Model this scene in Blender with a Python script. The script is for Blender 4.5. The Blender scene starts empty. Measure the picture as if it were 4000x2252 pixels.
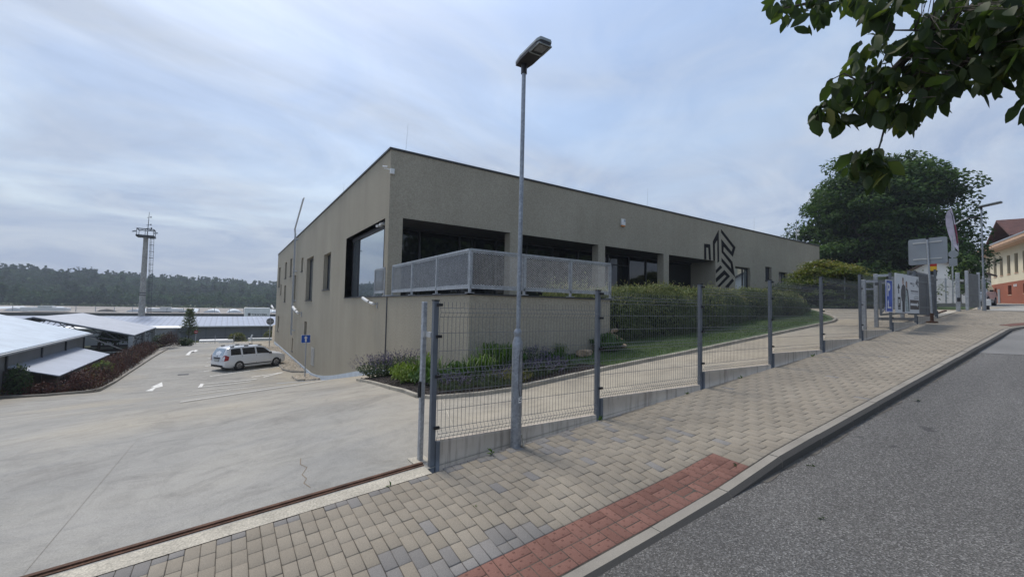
import bpy, math, random
import numpy as np
from mathutils import Vector, Matrix
random.seed(7); rng = np.random.default_rng(7)
R = math.radians; PI = math.pi
sc = bpy.context.scene; COL = sc.collection
# ---------------------------------------------------------------- camera (eye at the origin, X along the street, Y towards the yard)
FPX, AZ, PT, RO = 1649.525, R(56.168789), R(2.55898692), R(1.13811943)
_f = np.array([math.cos(AZ)*math.cos(PT), math.sin(AZ)*math.cos(PT), math.sin(PT)])
_r = np.array([math.sin(AZ), -math.cos(AZ), 0.0]); _u = np.cross(_r, _f)
CR = math.cos(RO)*_r + math.sin(RO)*_u; CU = -math.sin(RO)*_r + math.cos(RO)*_u
cam = bpy.data.cameras.new('camera'); co = bpy.data.objects.new('camera', cam); COL.objects.link(co)
co.matrix_world = Matrix(((CR[0], CU[0], -_f[0], 0), (CR[1], CU[1], -_f[1], 0), (CR[2], CU[2], -_f[2], 0), (0, 0, 0, 1)))
cam.sensor_width = 36; cam.lens = FPX/4000*36; cam.clip_start = 0.05; cam.clip_end = 5000
sc.camera = co
def bearing(x, y):          # direction of a photo point (surveying helper, 4000 px wide picture)
    d = (x-2000)/FPX*CR - (y-1126)/FPX*CU + _f
    return d
def at(x, y, dist):         # point at a horizontal distance along that direction
    d = bearing(x, y); return d*(dist/math.hypot(d[0], d[1]))
# ---------------------------------------------------------------- object helpers
def tag(o, label=None, cat=None, group=None, kind=None):
    if label: o['label'] = label
    if cat: o['category'] = cat
    if group: o['group'] = group
    if kind: o['kind'] = kind
    return o
def thing(name, label, cat, loc=(0, 0, 0), rz=0, group=None):
    o = bpy.data.objects.new(name, None); COL.objects.link(o); o.empty_display_size = .2
    o.location = loc; o.rotation_euler = (0, 0, rz)
    return tag(o, label, cat, group)
def wloc(o):
    v = Vector((0, 0, 0))
    while o is not None: v = v + Vector(o.location); o = o.parent
    return v
def part(name, parent):     # an Empty part at its parent's origin
    o = bpy.data.objects.new(name, None); COL.objects.link(o); o.parent = parent; o.empty_display_size = .1
    return o
def children(o): return [c for c in bpy.data.objects if c.parent is o]
def copy_tree(o, parent=None):
    c = o.copy(); COL.objects.link(c); c.parent = parent
    for ch in children(o): copy_tree(ch, c)
    return c
class MB:
    def __init__(s): s.v = []; s.f = []; s.m = []; s.mi = 0
    def add(s, vs, fs):
        n = len(s.v); s.v += [tuple(map(float, p)) for p in vs]
        for q in fs: s.f.append(tuple(i+n for i in q)); s.m.append(s.mi)
        return s
    def box(s, x0, y0, z0, x1, y1, z1):
        return s.add([(x0,y0,z0),(x1,y0,z0),(x1,y1,z0),(x0,y1,z0),(x0,y0,z1),(x1,y0,z1),(x1,y1,z1),(x0,y1,z1)],
                     [(3,2,1,0),(4,5,6,7),(0,1,5,4),(1,2,6,5),(2,3,7,6),(3,0,4,7)])
    def bbox(s, x0, y0, z0, x1, y1, z1, b):         # box with chamfered top and vertical edges
        def ring(e, z): return [(x0+e,y0+b,z),(x0+b,y0+e,z),(x1-b,y0+e,z),(x1-e,y0+b,z),(x1-e,y1-b,z),(x1-b,y1-e,z),(x0+b,y1-e,z),(x0+e,y1-b,z)]
        rs = [ring(0, z0), ring(0, z1-b), ring(b*.7, z1)]
        vs = sum(rs, []); fs = [tuple(range(16, 24)), tuple(range(7, -1, -1))]
        for k in range(2):
            for i in range(8): fs.append((k*8+i, k*8+(i+1) % 8, (k+1)*8+(i+1) % 8, (k+1)*8+i))
        return s.add(vs, fs)
    def obox(s, c, ax, ay, az):                     # oriented box from centre and half axes
        c, ax, ay, az = map(np.array, (c, ax, ay, az)); vs = []
        for k in (-1, 1):
            for i, j in ((-1,-1),(1,-1),(1,1),(-1,1)): vs.append(c+i*ax+j*ay+k*az)
        return s.add(vs, [(3,2,1,0),(4,5,6,7),(0,1,5,4),(1,2,6,5),(2,3,7,6),(3,0,4,7)])
    def bar(s, p, q, w, h, up=(0, 0, 1)):           # rectangular bar between two points
        p, q = np.array(p, float), np.array(q, float); d = q-p; L = np.linalg.norm(d); d /= L
        sd = np.cross(d, up); n = np.linalg.norm(sd)
        if n < 1e-6: sd = np.cross(d, (1, 0, 0)); n = np.linalg.norm(sd)
        sd /= n; u2 = np.cross(sd, d)
        return s.obox((p+q)/2, d*L/2, sd*w/2, u2*h/2)
    def tube(s, pts, r, n=8, cap=True):
        P = [np.array(p, float) for p in pts]; rr = r if hasattr(r, '__len__') else [r]*len(P)
        rings = []
        for i, p in enumerate(P):
            d = (P[min(i+1, len(P)-1)]-P[max(i-1, 0)]); L = np.linalg.norm(d); d = d/(L if L > 0 else 1)
            a = np.cross(d, (0, 0, 1) if abs(d[2]) < .95 else (1, 0, 0)); a /= np.linalg.norm(a); b = np.cross(d, a)
            rings.append([p+rr[i]*(math.cos(2*PI*k/n)*a+math.sin(2*PI*k/n)*b) for k in range(n)])
        vs = sum(rings, []); fs = []
        for i in range(len(P)-1):
            for k in range(n): fs.append((i*n+k, i*n+(k+1) % n, (i+1)*n+(k+1) % n, (i+1)*n+k))
        if cap: fs.append(tuple(range(n-1, -1, -1))); fs.append(tuple(range((len(P)-1)*n, len(P)*n)))
        return s.add(vs, fs)
    def lathe(s, prof, c=(0, 0, 0), n=24, ax=2):    # profile of (r, h) about an axis
        vs = []; fs = []; m = len(prof)
        for r, h in prof:
            for k in range(n):
                a = 2*PI*k/n; q = [r*math.cos(a), r*math.sin(a), h]
                if ax == 1: q = [q[0], q[2], q[1]]
                if ax == 0: q = [q[2], q[0], q[1]]
                vs.append((q[0]+c[0], q[1]+c[1], q[2]+c[2]))
        for i in range(m-1):
            for k in range(n): fs.append((i*n+k, i*n+(k+1) % n, (i+1)*n+(k+1) % n, (i+1)*n+k))
        return s.add(vs, fs)
    def prism(s, poly, fr, d0, d1):                 # polygon (u,w) mapped by fr(u,w,d), extruded from d0 to d1
        n = len(poly); vs = [fr(u, w, d0) for u, w in poly]+[fr(u, w, d1) for u, w in poly]
        fs = [tuple(range(n-1, -1, -1)), tuple(range(n, 2*n))]+[(i, (i+1) % n, n+(i+1) % n, n+i) for i in range(n)]
        return s.add(vs, fs)
    def quad(s, a, b, c, d): return s.add([a, b, c, d], [(0, 1, 2, 3)])
    def build(s, name, mats, parent=None, local=False, smooth=False, auto=None):
        me = bpy.data.meshes.new(name)
        off = Vector((0, 0, 0)) if (parent is None or local) else wloc(parent)
        me.from_pydata([(x-off.x, y-off.y, z-off.z) for x, y, z in s.v], [], s.f)
        for mm in (mats if isinstance(mats, (list, tuple)) else [mats]): me.materials.append(mm)
        if max(s.m, default=0): me.polygons.foreach_set('material_index', s.m)
        if smooth or auto: me.polygons.foreach_set('use_smooth', [True]*len(s.f))
        me.update()
        if auto: me.set_sharp_from_angle(angle=R(auto))
        o = bpy.data.objects.new(name, me); COL.objects.link(o); o.parent = parent
        return o
def mesh_np(name, V, F, mat_, parent=None, lv=None, local=False):
    """V (n,3), F (m,k) with equal sided faces, lv = one value per vertex"""
    V = np.asarray(V, np.float32); F = np.asarray(F, np.int32)
    if parent is not None and not local: V = V-np.array(wloc(parent), np.float32)
    me = bpy.data.meshes.new(name); k = F.shape[1]
    me.vertices.add(len(V)); me.vertices.foreach_set('co', V.ravel())
    me.loops.add(F.size); me.loops.foreach_set('vertex_index', F.ravel())
    me.polygons.add(len(F)); me.polygons.foreach_set('loop_start', np.arange(0, F.size, k, dtype=np.int32))
    me.update(calc_edges=True)
    if lv is not None:
        a = me.attributes.new('lv', 'FLOAT', 'POINT'); a.data.foreach_set('value', np.asarray(lv, np.float32))
    me.materials.append(mat_)
    o = bpy.data.objects.new(name, me); COL.objects.link(o); o.parent = parent
    return o
def unit(a): return a/np.maximum(np.linalg.norm(a, axis=-1, keepdims=True), 1e-9)
def leaves(P, N, size, aspect=.5, dirs=None, droop=0.0, jit=.4):
    """rhombic folded leaves at P, facing N: 4 corners each (two triangles through a fold)"""
    n = len(P); N = unit(N+jit*rng.normal(size=(n, 3)))
    d = rng.normal(size=(n, 3)) if dirs is None else dirs+.5*rng.normal(size=(n, 3))
    d[:, 2] -= droop; d = unit(d-(d*N).sum(1, keepdims=True)*N); w = np.cross(N, d)
    L = (size*rng.uniform(.7, 1.25, n))[:, None]
    a = P; b = P+d*L*.5+w*L*aspect*.5+N*L*.08; c = P+d*L-N*L*.1; e = P+d*L*.5-w*L*aspect*.5+N*L*.08
    V = np.stack([a, b, c, e], 1).reshape(-1, 3)
    i = np.arange(n)[:, None]*4
    F = np.concatenate([i+np.array([0, 1, 2]), i+np.array([0, 2, 3])], 0)
    return V, F
def leaf_obj(name, P, N, size, mat_, parent=None, aspect=.5, dirs=None, droop=0.0, jit=.4, lv=None):
    V, F = leaves(np.asarray(P, float), np.asarray(N, float), size, aspect, dirs, droop, jit)
    n = len(P); l = rng.uniform(0, 1, n) if lv is None else np.clip(np.asarray(lv)+rng.normal(0, .12, n), 0, 1)
    return mesh_np(name, V, F, mat_, parent, np.repeat(l, 4))
# ---------------------------------------------------------------- materials
def _nt(name):
    m = bpy.data.materials.new(name); m.use_nodes = True; nt = m.node_tree
    return m, nt, nt.nodes['Principled BSDF'], nt.nodes['Material Output']
def node(nt, t, **k):
    n = nt.nodes.new(t)
    for a, b in k.items(): setattr(n, a, b)
    return n
def ramp(nt, fac, stops):
    r = node(nt, 'ShaderNodeValToRGB'); e = r.color_ramp.elements
    while len(e) < len(stops): e.new(.5)
    for q, (p, c) in zip(e, stops): q.position = p; q.color = (*c, 1) if len(c) == 3 else c
    nt.links.new(fac, r.inputs[0]); return r.outputs[0]
def noise(nt, vec, scale, detail=4, rough=.55, dist=0):
    n = node(nt, 'ShaderNodeTexNoise'); n.inputs['Scale'].default_value = scale; n.inputs['Detail'].default_value = detail
    n.inputs['Roughness'].default_value = rough; n.inputs['Distortion'].default_value = dist
    nt.links.new(vec, n.inputs['Vector']); return n.outputs['Fac']
def pos(nt, scale=(1, 1, 1), rz=0):
    g = node(nt, 'ShaderNodeNewGeometry'); m = node(nt, 'ShaderNodeMapping')
    m.inputs['Scale'].default_value = scale; m.inputs['Rotation'].default_value = (0, 0, rz)
    nt.links.new(g.outputs['Position'], m.inputs['Vector']); return m.outputs[0]
def mix(nt, a, b, fac, mode='MIX'):
    n = node(nt, 'ShaderNodeMix', data_type='RGBA', blend_type=mode)
    for s, v in ((n.inputs[0], fac), (n.inputs[6], a), (n.inputs[7], b)):
        if hasattr(v, 'is_linked') or hasattr(v, 'links'): nt.links.new(v, s)
        elif isinstance(v, (int, float)): s.default_value = v
        else: s.default_value = (*v, 1)
    return n.outputs[2]
def bump(nt, p, h, strength, dist=.02):
    b = node(nt, 'ShaderNodeBump'); b.inputs['Strength'].default_value = strength; b.inputs['Distance'].default_value = dist
    nt.links.new(h, b.inputs['Height']); nt.links.new(b.outputs[0], p.inputs['Normal'])
def sh(c, k): return tuple(min(1, x*k) for x in c)
def mat(name, c, rough=.6, metal=0., var=.18, scale=3., fine=None, b=0., bscale=60., spec=.5, coat=0., bd=.01):
    m, nt, p, o = _nt(name); v = pos(nt)
    col = ramp(nt, noise(nt, v, scale, 5), [(.3, sh(c, 1-var)), (.7, sh(c, 1+var))])
    if fine: col = mix(nt, col, ramp(nt, noise(nt, v, fine, 2, .7), [(.35, (.55,)*3), (.65, (1.35,)*3)]), .6, 'MULTIPLY')
    nt.links.new(col, p.inputs['Base Color']); p.inputs['Roughness'].default_value = rough; p.inputs['Metallic'].default_value = metal
    p.inputs['Specular IOR Level'].default_value = spec; p.inputs['Coat Weight'].default_value = coat
    if b: bump(nt, p, noise(nt, v, bscale, 3, .6), b, bd)
    return m
def foliage(name, stops, trans=.25, rough=.55, spec=.3, big=None):
    m, nt, p, o = _nt(name); a = node(nt, 'ShaderNodeAttribute', attribute_name='lv')
    col = ramp(nt, a.outputs['Fac'], stops)
    if big: col = mix(nt, col, ramp(nt, noise(nt, pos(nt), big, 3), [(.35, (.6,)*3), (.65, (1.3,)*3)]), 1., 'MULTIPLY')
    nt.links.new(col, p.inputs['Base Color']); p.inputs['Roughness'].default_value = rough; p.inputs['Specular IOR Level'].default_value = spec
    t = node(nt, 'ShaderNodeBsdfTranslucent'); nt.links.new(mix(nt, col, (1.3, 1.5, .7), 1., 'MULTIPLY'), t.inputs[0])
    x = node(nt, 'ShaderNodeMixShader'); x.inputs[0].default_value = trans
    nt.links.new(p.outputs[0], x.inputs[1]); nt.links.new(t.outputs[0], x.inputs[2]); nt.links.new(x.outputs[0], o.inputs[0])
    return m
def stucco():
    m, nt, p, o = _nt('stucco'); v = pos(nt)
    c = ramp(nt, noise(nt, v, .5, 4), [(.3, (.338, .304, .236)), (.7, (.382, .345, .270))])
    c = mix(nt, c, ramp(nt, noise(nt, v, 22, 4, .7), [(.35, (.76,)*3), (.65, (1.2,)*3)]), .75, 'MULTIPLY')
    st = noise(nt, pos(nt, (1.6, 1.6, .12)), 1.2, 4, .6)        # faint rain streaks
    c = mix(nt, c, ramp(nt, st, [(.40, (.93,)*3), (.6, (1.03,)*3)]), .5, 'MULTIPLY')
    nt.links.new(c, p.inputs['Base Color']); p.inputs['Roughness'].default_value = .9; p.inputs['Specular IOR Level'].default_value = .2
    bump(nt, p, noise(nt, v, 30, 5, .7), .55, .02); return m
def noise_warp(nt, v):
    n = node(nt, 'ShaderNodeTexNoise'); n.inputs['Scale'].default_value = .5; n.inputs['Detail'].default_value = 5; nt.links.new(v, n.inputs['Vector'])
    a = node(nt, 'ShaderNodeVectorMath', operation='MULTIPLY_ADD'); nt.links.new(n.outputs['Color'], a.inputs[0]); a.inputs[1].default_value = (5, 5, 0); nt.links.new(v, a.inputs[2])
    s = node(nt, 'ShaderNodeVectorMath', operation='SUBTRACT'); nt.links.new(a.outputs[0], s.inputs[0]); s.inputs[1].default_value = (2.5, 2.5, 0); return s.outputs[0]
def concrete_yard():
    m, nt, p, o = _nt('yard_concrete'); v = pos(nt)
    c = ramp(nt, noise(nt, v, .35, 5, .6), [(.3, (.272, .265, .242)), (.7, (.36, .345, .31))])
    w = noise(nt, pos(nt, (.35, 1.2, 1), R(28)), .9, 7, .68, 1.6)  # trowel and tyre sweeps
    c = mix(nt, c, ramp(nt, w, [(.34, (.86, .87, .89)), (.5, (1, 1, 1)), (.68, (1.06, 1.05, 1.02))]), .7, 'MULTIPLY')
    d = noise(nt, pos(nt, (.5, 1.1, 1), R(-12)), .8, 6, .7, 1.2)   # dark dirt patches
    c = mix(nt, c, (.16, .152, .14), ramp(nt, d, [(.52, (0, 0, 0)), (.72, (.62,)*3)]))
    y = noise(nt, v, .18, 3, .5)                                   # warm, sandy areas
    c = mix(nt, c, (1.06, 1.0, .90), ramp(nt, y, [(.45, (0, 0, 0)), (.7, (1,)*3)]), 'MULTIPLY')
    sx_ = node(nt, 'ShaderNodeSeparateXYZ'); nt.links.new(noise_warp(nt, v), sx_.inputs[0])   # sandy dust on the upper drive
    dr_ = node(nt, 'ShaderNodeMapRange'); dr_.inputs[1].default_value = .5; dr_.inputs[2].default_value = 5; nt.links.new(sx_.outputs[0], dr_.inputs[0])
    c = mix(nt, c, (1.13, 1.04, .90), dr_.outputs[0], 'MULTIPLY')
    fm = noise(nt, pos(nt, (.9, .9, 1), R(40)), 1.6, 8, .75, 2.2); c = mix(nt, c, ramp(nt, fm, [(.38, (.86,)*3), (.5, (1,)*3), (.62, (1.07,)*3)]), .8, 'MULTIPLY')
    c = mix(nt, c, ramp(nt, noise(nt, v, 90, 2, .6), [(.3, (.80,)*3), (.7, (1.16,)*3)]), .8, 'MULTIPLY')
    nt.links.new(c, p.inputs['Base Color']); p.inputs['Roughness'].default_value = .85; p.inputs['Specular IOR Level'].default_value = .3
    bump(nt, p, noise(nt, v, 45, 4, .7), .25, .01); return m
def asphalt():
    m, nt, p, o = _nt('asphalt'); v = pos(nt)
    vo = node(nt, 'ShaderNodeTexVoronoi'); vo.inputs['Scale'].default_value = 95; nt.links.new(v, vo.inputs['Vector'])
    s = node(nt, 'ShaderNodeSeparateColor'); nt.links.new(vo.outputs['Color'], s.inputs[0])
    c = ramp(nt, s.outputs[0], [(0, (.072, .068, .062)), (.55, (.122, .117, .108)), (.85, (.182, .176, .164)), (1, (.29, .282, .265))])
    c = mix(nt, c, ramp(nt, noise(nt, pos(nt, (.35, 1.3, 1)), .7, 5, .6), [(.3, (.78,)*3), (.7, (1.18,)*3)]), 1., 'MULTIPLY')
    c = mix(nt, c, (.035, .034, .034), ramp(nt, noise(nt, v, 2.3, 3, .5), [(.695, (0, 0, 0)), (.73, (.7,)*3)]))
    nt.links.new(c, p.inputs['Base Color']); p.inputs['Roughness'].default_value = .8
    bump(nt, p, vo.outputs['Distance'], .9, .012); return m
def asphalt2():
    m, nt, p, o = _nt('smooth_asphalt'); v = pos(nt); c = ramp(nt, noise(nt, v, 1.1, 6, .6), [(.3, (.15, .148, .14)), (.7, (.205, .20, .19))]); c = mix(nt, c, ramp(nt, noise(nt, v, 120, 2, .7), [(.3, (.7,)*3), (.7, (1.25,)*3)]), .7, 'MULTIPLY')
    nt.links.new(c, p.inputs['Base Color']); p.inputs['Roughness'].default_value = .85; return m
def paver(name, stops):
    m, nt, p, o = _nt(name); v = pos(nt); a = node(nt, 'ShaderNodeAttribute', attribute_name='lv')
    c = ramp(nt, a.outputs['Fac'], stops)
    c = mix(nt, c, ramp(nt, noise(nt, v, 160, 2, .7), [(.3, (.72,)*3), (.7, (1.25,)*3)]), .8, 'MULTIPLY')
    c = mix(nt, c, ramp(nt, noise(nt, v, 1.3, 4, .6), [(.3, (.84,)*3), (.7, (1.1,)*3)]), .9, 'MULTIPLY')
    nt.links.new(c, p.inputs['Base Color']); p.inputs['Roughness'].default_value = .85; p.inputs['Specular IOR Level'].default_value = .3
    bump(nt, p, noise(nt, v, 220, 3, .7), .35, .004); return m
def plinth_mat():
    m, nt, p, o = _nt('plinth_concrete'); v = pos(nt)
    c = ramp(nt, noise(nt, v, 3, 5), [(.3, (.40, .35, .285)), (.7, (.50, .44, .365))])
    st = noise(nt, pos(nt, (9, 9, .8)), 1.6, 4, .6)
    c = mix(nt, c, (.17, .145, .12), ramp(nt, st, [(.5, (0, 0, 0)), (.72, (.75,)*3)]))
    nt.links.new(c, p.inputs['Base Color']); p.inputs['Roughness'].default_value = .9; bump(nt, p, noise(nt, v, 90, 3), .3, .008); return m
def galv(name='galvanised', c=(.40, .42, .44), rough=.5, metal=.55):
    m, nt, p, o = _nt(name); v = pos(nt)
    vo = node(nt, 'ShaderNodeTexVoronoi'); vo.inputs['Scale'].default_value = 38; nt.links.new(v, vo.inputs['Vector'])
    s = node(nt, 'ShaderNodeSeparateColor'); nt.links.new(vo.outputs['Color'], s.inputs[0])
    col = ramp(nt, s.outputs[0], [(0, sh(c, .82)), (1, sh(c, 1.15))])
    col = mix(nt, col, ramp(nt, noise(nt, v, 7, 4), [(.3, (.86,)*3), (.7, (1.1,)*3)]), 1., 'MULTIPLY')
    nt.links.new(col, p.inputs['Base Color']); p.inputs['Roughness'].default_value = rough; p.inputs['Metallic'].default_value = metal; return m
def corrugated(name, c, ax, step, rough=.45):
    m, nt, p, o = _nt(name); v = pos(nt)
    col = ramp(nt, noise(nt, v, .9, 5, .6), [(.3, sh(c, .86)), (.7, sh(c, 1.1))])
    w = node(nt, 'ShaderNodeTexWave', wave_type='BANDS', bands_direction=ax); w.inputs['Scale'].default_value = PI*2/step/20*1.0
    nt.links.new(v, w.inputs['Vector'])
    col = mix(nt, col, ramp(nt, w.outputs['Fac'], [(0, (.72,)*3), (.18, (1,)*3)]), 1., 'MULTIPLY')
    nt.links.new(col, p.inputs['Base Color']); p.inputs['Roughness'].default_value = rough; p.inputs['Metallic'].default_value = .25
    bump(nt, p, w.outputs['Fac'], .5, .04); return m
def glass(name, c=(.012, .014, .016), rough=.03, spec=.6, ior=1.52, metal=0.):
    m, nt, p, o = _nt(name); p.inputs['Base Color'].default_value = (*c, 1); p.inputs['Roughness'].default_value = rough
    p.inputs['Specular IOR Level'].default_value = spec; p.inputs['IOR'].default_value = ior
    p.inputs['Metallic'].default_value = metal; bump(nt, p, noise(nt, pos(nt), .6, 2), .02, .02); return m
def kerb_mat():                                     # road grime and painted-in shade darken the street-side faces, tops stay pale
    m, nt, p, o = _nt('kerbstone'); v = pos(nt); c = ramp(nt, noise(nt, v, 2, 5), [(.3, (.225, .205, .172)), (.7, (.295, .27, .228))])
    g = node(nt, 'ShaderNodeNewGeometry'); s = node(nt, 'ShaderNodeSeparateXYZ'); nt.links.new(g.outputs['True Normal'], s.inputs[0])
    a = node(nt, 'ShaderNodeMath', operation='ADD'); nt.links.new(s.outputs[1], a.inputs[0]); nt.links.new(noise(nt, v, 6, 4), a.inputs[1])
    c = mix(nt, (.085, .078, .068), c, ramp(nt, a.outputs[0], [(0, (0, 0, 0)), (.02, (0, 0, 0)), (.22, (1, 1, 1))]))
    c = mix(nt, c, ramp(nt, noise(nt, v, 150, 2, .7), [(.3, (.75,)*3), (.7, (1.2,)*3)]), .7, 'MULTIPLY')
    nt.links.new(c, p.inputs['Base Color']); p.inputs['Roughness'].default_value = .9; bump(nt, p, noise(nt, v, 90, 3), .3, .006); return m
MT = dict(
 stucco=stucco(), yard=concrete_yard(), asphalt=asphalt(), asphalt2=asphalt2(), plinth=plinth_mat(), galv=galv(),
 pole=galv('lamp_steel', (.30, .32, .345), .48, .6),
 post=mat('post_paint', (.115, .13, .15), .5, .1, .12, 6, spec=.5), wire=mat('wire_paint', (.145, .155, .165), .5, .3, .1),
 pave=paver('pavers', [(0, (.250, .218, .170)), (.42, (.280, .245, .192)), (.5, (.258, .226, .178)), (.66, (.286, .252, .200)), (.7, (.178, .168, .155)), (1, (.235, .222, .205))]),
 redpave=paver('red_pavers', [(0, (.172, .084, .064)), (1, (.222, .112, .086))]),
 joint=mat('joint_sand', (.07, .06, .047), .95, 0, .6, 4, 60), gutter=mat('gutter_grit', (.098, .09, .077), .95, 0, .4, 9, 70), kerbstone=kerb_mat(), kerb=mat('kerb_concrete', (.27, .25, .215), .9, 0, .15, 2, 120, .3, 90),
 edging=mat('edging_concrete', (.38, .345, .28), .9, 0, .22, 4, 80, .3, 90),
 strip=mat('light_screed', (.46, .42, .34), .9, 0, .18, 3, 60, .5, 60),
 rust=mat('rusty_steel', (.10, .05, .03), .8, .3, .4, 8, 60, .3, 80), coping=mat('dark_coping', (.05, .052, .055), .5, .4, .1),
 edge=mat('light_edge', (.5, .5, .48), .6, .2, .1), dark=mat('black_plastic', (.012, .012, .013), .5, 0, .1),
 soffit=mat('soffit_paint', (.06, .058, .055), .8, 0, .1), frame=mat('window_frame', (.028, .028, .03), .45, .1, .1),
 glass=glass('dark_glass'), glass2=glass('pale_glass', (.42, .47, .50), .02, .5, 1.5, .8), paint=mat('white_paint', (.78, .78, .77), .5, 0, .05),
 roadpaint=mat('road_paint', (.74, .73, .69), .8, 0, .18, 9, 70), emblem=mat('emblem_paint', (.02, .018, .018), .9, 0, .12, 9, spec=.1),
 white=mat('white_plastic', (.7, .7, .68), .4, 0, .06), orange=mat('orange_lens', (.65, .22, .03), .3, 0, .05),
 bluepaint=mat('blue_sign', (.012, .085, .42), .35, 0, .06), bluebanner=mat('blue_banner', (.05, .10, .42), .6, 0, .2, 2.5), signback=mat('sign_back_metal', (.27, .285, .295), .42, .45, .08, 2),
 insul=mat('pale_blue_base', (.50, .56, .62), .8, 0, .1, 3), soil=mat('bark_mulch', (.035, .027, .023), .95, 0, .5, 14, 70, .9, 40, bd=.05),
 lawn=mat('lawn_ground', (.045, .075, .02), .95, 0, .35, 1.2, 40, .6, 60), earth=mat('rough_grass_ground', (.075, .085, .035), .95, 0, .45, .12, 3, .5, 3),
 bark=mat('bark', (.055, .045, .035), .9, 0, .35, 10, 50, .8, 30), rock=mat('sandstone_rock', (.36, .26, .17), .9, 0, .4, 5, 30, .9, 14, bd=.05),
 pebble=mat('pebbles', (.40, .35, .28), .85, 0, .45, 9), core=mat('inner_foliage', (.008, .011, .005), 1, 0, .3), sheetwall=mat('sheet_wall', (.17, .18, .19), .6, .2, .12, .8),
 palewall=mat('pale_sheet_wall', (.36, .37, .39), .7, .1, .1, .6), farwall=mat('far_hall_wall', (.17, .18, .19), .7, 0, .1, .1), hallroof=mat('far_hall_roof', (.27, .245, .215), .8, 0, .25, .06), skyl=mat('rooflight', (.62, .66, .68), .4, 0, .08),
 cream=mat('cream_render', (.64, .58, .43), .9, 0, .08, .5), terra=mat('terracotta_render', (.27, .082, .042), .9, 0, .14, .4), fascia=mat('peach_fascia', (.55, .36, .24), .8, 0, .1),
 tiles=mat('red_roof_tiles', (.10, .042, .034), .85, 0, .3, 2, 14, .6, 12), brownroof=mat('brown_roof', (.075, .052, .042), .85, 0, .25, 2), darkglass=glass('house_window', (.02, .02, .022), .08),
 whitewall=mat('white_render', (.85, .84, .81), .9, 0, .1, .4), carpaint=mat('white_car_paint', (.74, .76, .78), .28, 0, .02, coat=1.), silver=mat('silver_car_paint', (.6, .62, .63), .3, .2, .03, coat=.8),
 tyre=mat('tyre', (.016, .016, .017), .85, 0, .2), rim=mat('grey_rim', (.22, .22, .23), .4, .5, .1), red=mat('red_lens', (.30, .012, .018), .2, 0, .15, 6), plate=mat('number_plate', (.55, .55, .5), .5, 0, .05),
 concpole=mat('mast_concrete', (.36, .34, .30), .9, 0, .2, 1.2, 6), mast=mat('mast_steel', (.045, .05, .055), .6, .3, .2), truss=mat('truss_steel', (.10, .105, .115), .6, .3, .2), timber=mat('dark_timber', (.03, .022, .018), .85, 0, .4),
 white2=mat('billboard_white', (.64, .65, .66), .55, 0, .04), print=mat('billboard_black', (.02, .02, .022), .6), printbrown=mat('billboard_brown', (.06, .048, .042), .6), skin=mat('printed_skin', (.42, .26, .19), .7), cloth=mat('printed_grey_cloth', (.10, .095, .095), .8, 0, .4, 20), cloth2=mat('printed_pale_cloth', (.36, .41, .40), .8, 0, .35, 20), hair=mat('printed_hair', (.16, .10, .06), .8, 0, .4, 20), printgrey=mat('billboard_grey', (.22, .22, .23), .7),
 flagpink=mat('pale_flag_cloth', (.50, .44, .50), .8, 0, .25, 1.5), flagred=mat('dark_red_cloth', (.22, .02, .05), .8), yellow=mat('yellow_cloth', (.72, .42, .02), .7), flagblk=mat('black_cloth', (.012, .012, .012), .8), flagr=mat('red_cloth', (.4, .02, .015), .8),
 lens=mat('lamp_lens', (.20, .205, .21), .25, 0, .3, 60), lampbody=mat('lamp_dark_body', (.035, .034, .037), .5, .2, .1), lamptop=mat('lamp_top', (.30, .33, .33), .5, .3, .1), signred=mat('sign_red', (.45, .015, .02), .4), ptext=mat('print_text', (.03, .03, .035), .6),
 lattice=mat('gate_mesh', (.075, .085, .098), .55, .2, .1), crack=mat('crack_dirt', (.20, .15, .10), .95), dirtpave=mat('far_paving', (.34, .325, .29), .9, 0, .14, 1.6, 40), hillground=mat('forest_floor', (.012, .02, .008), 1, 0, .3, .05), pond=glass('dark_water', (.01, .011, .009), .05),
)
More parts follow.
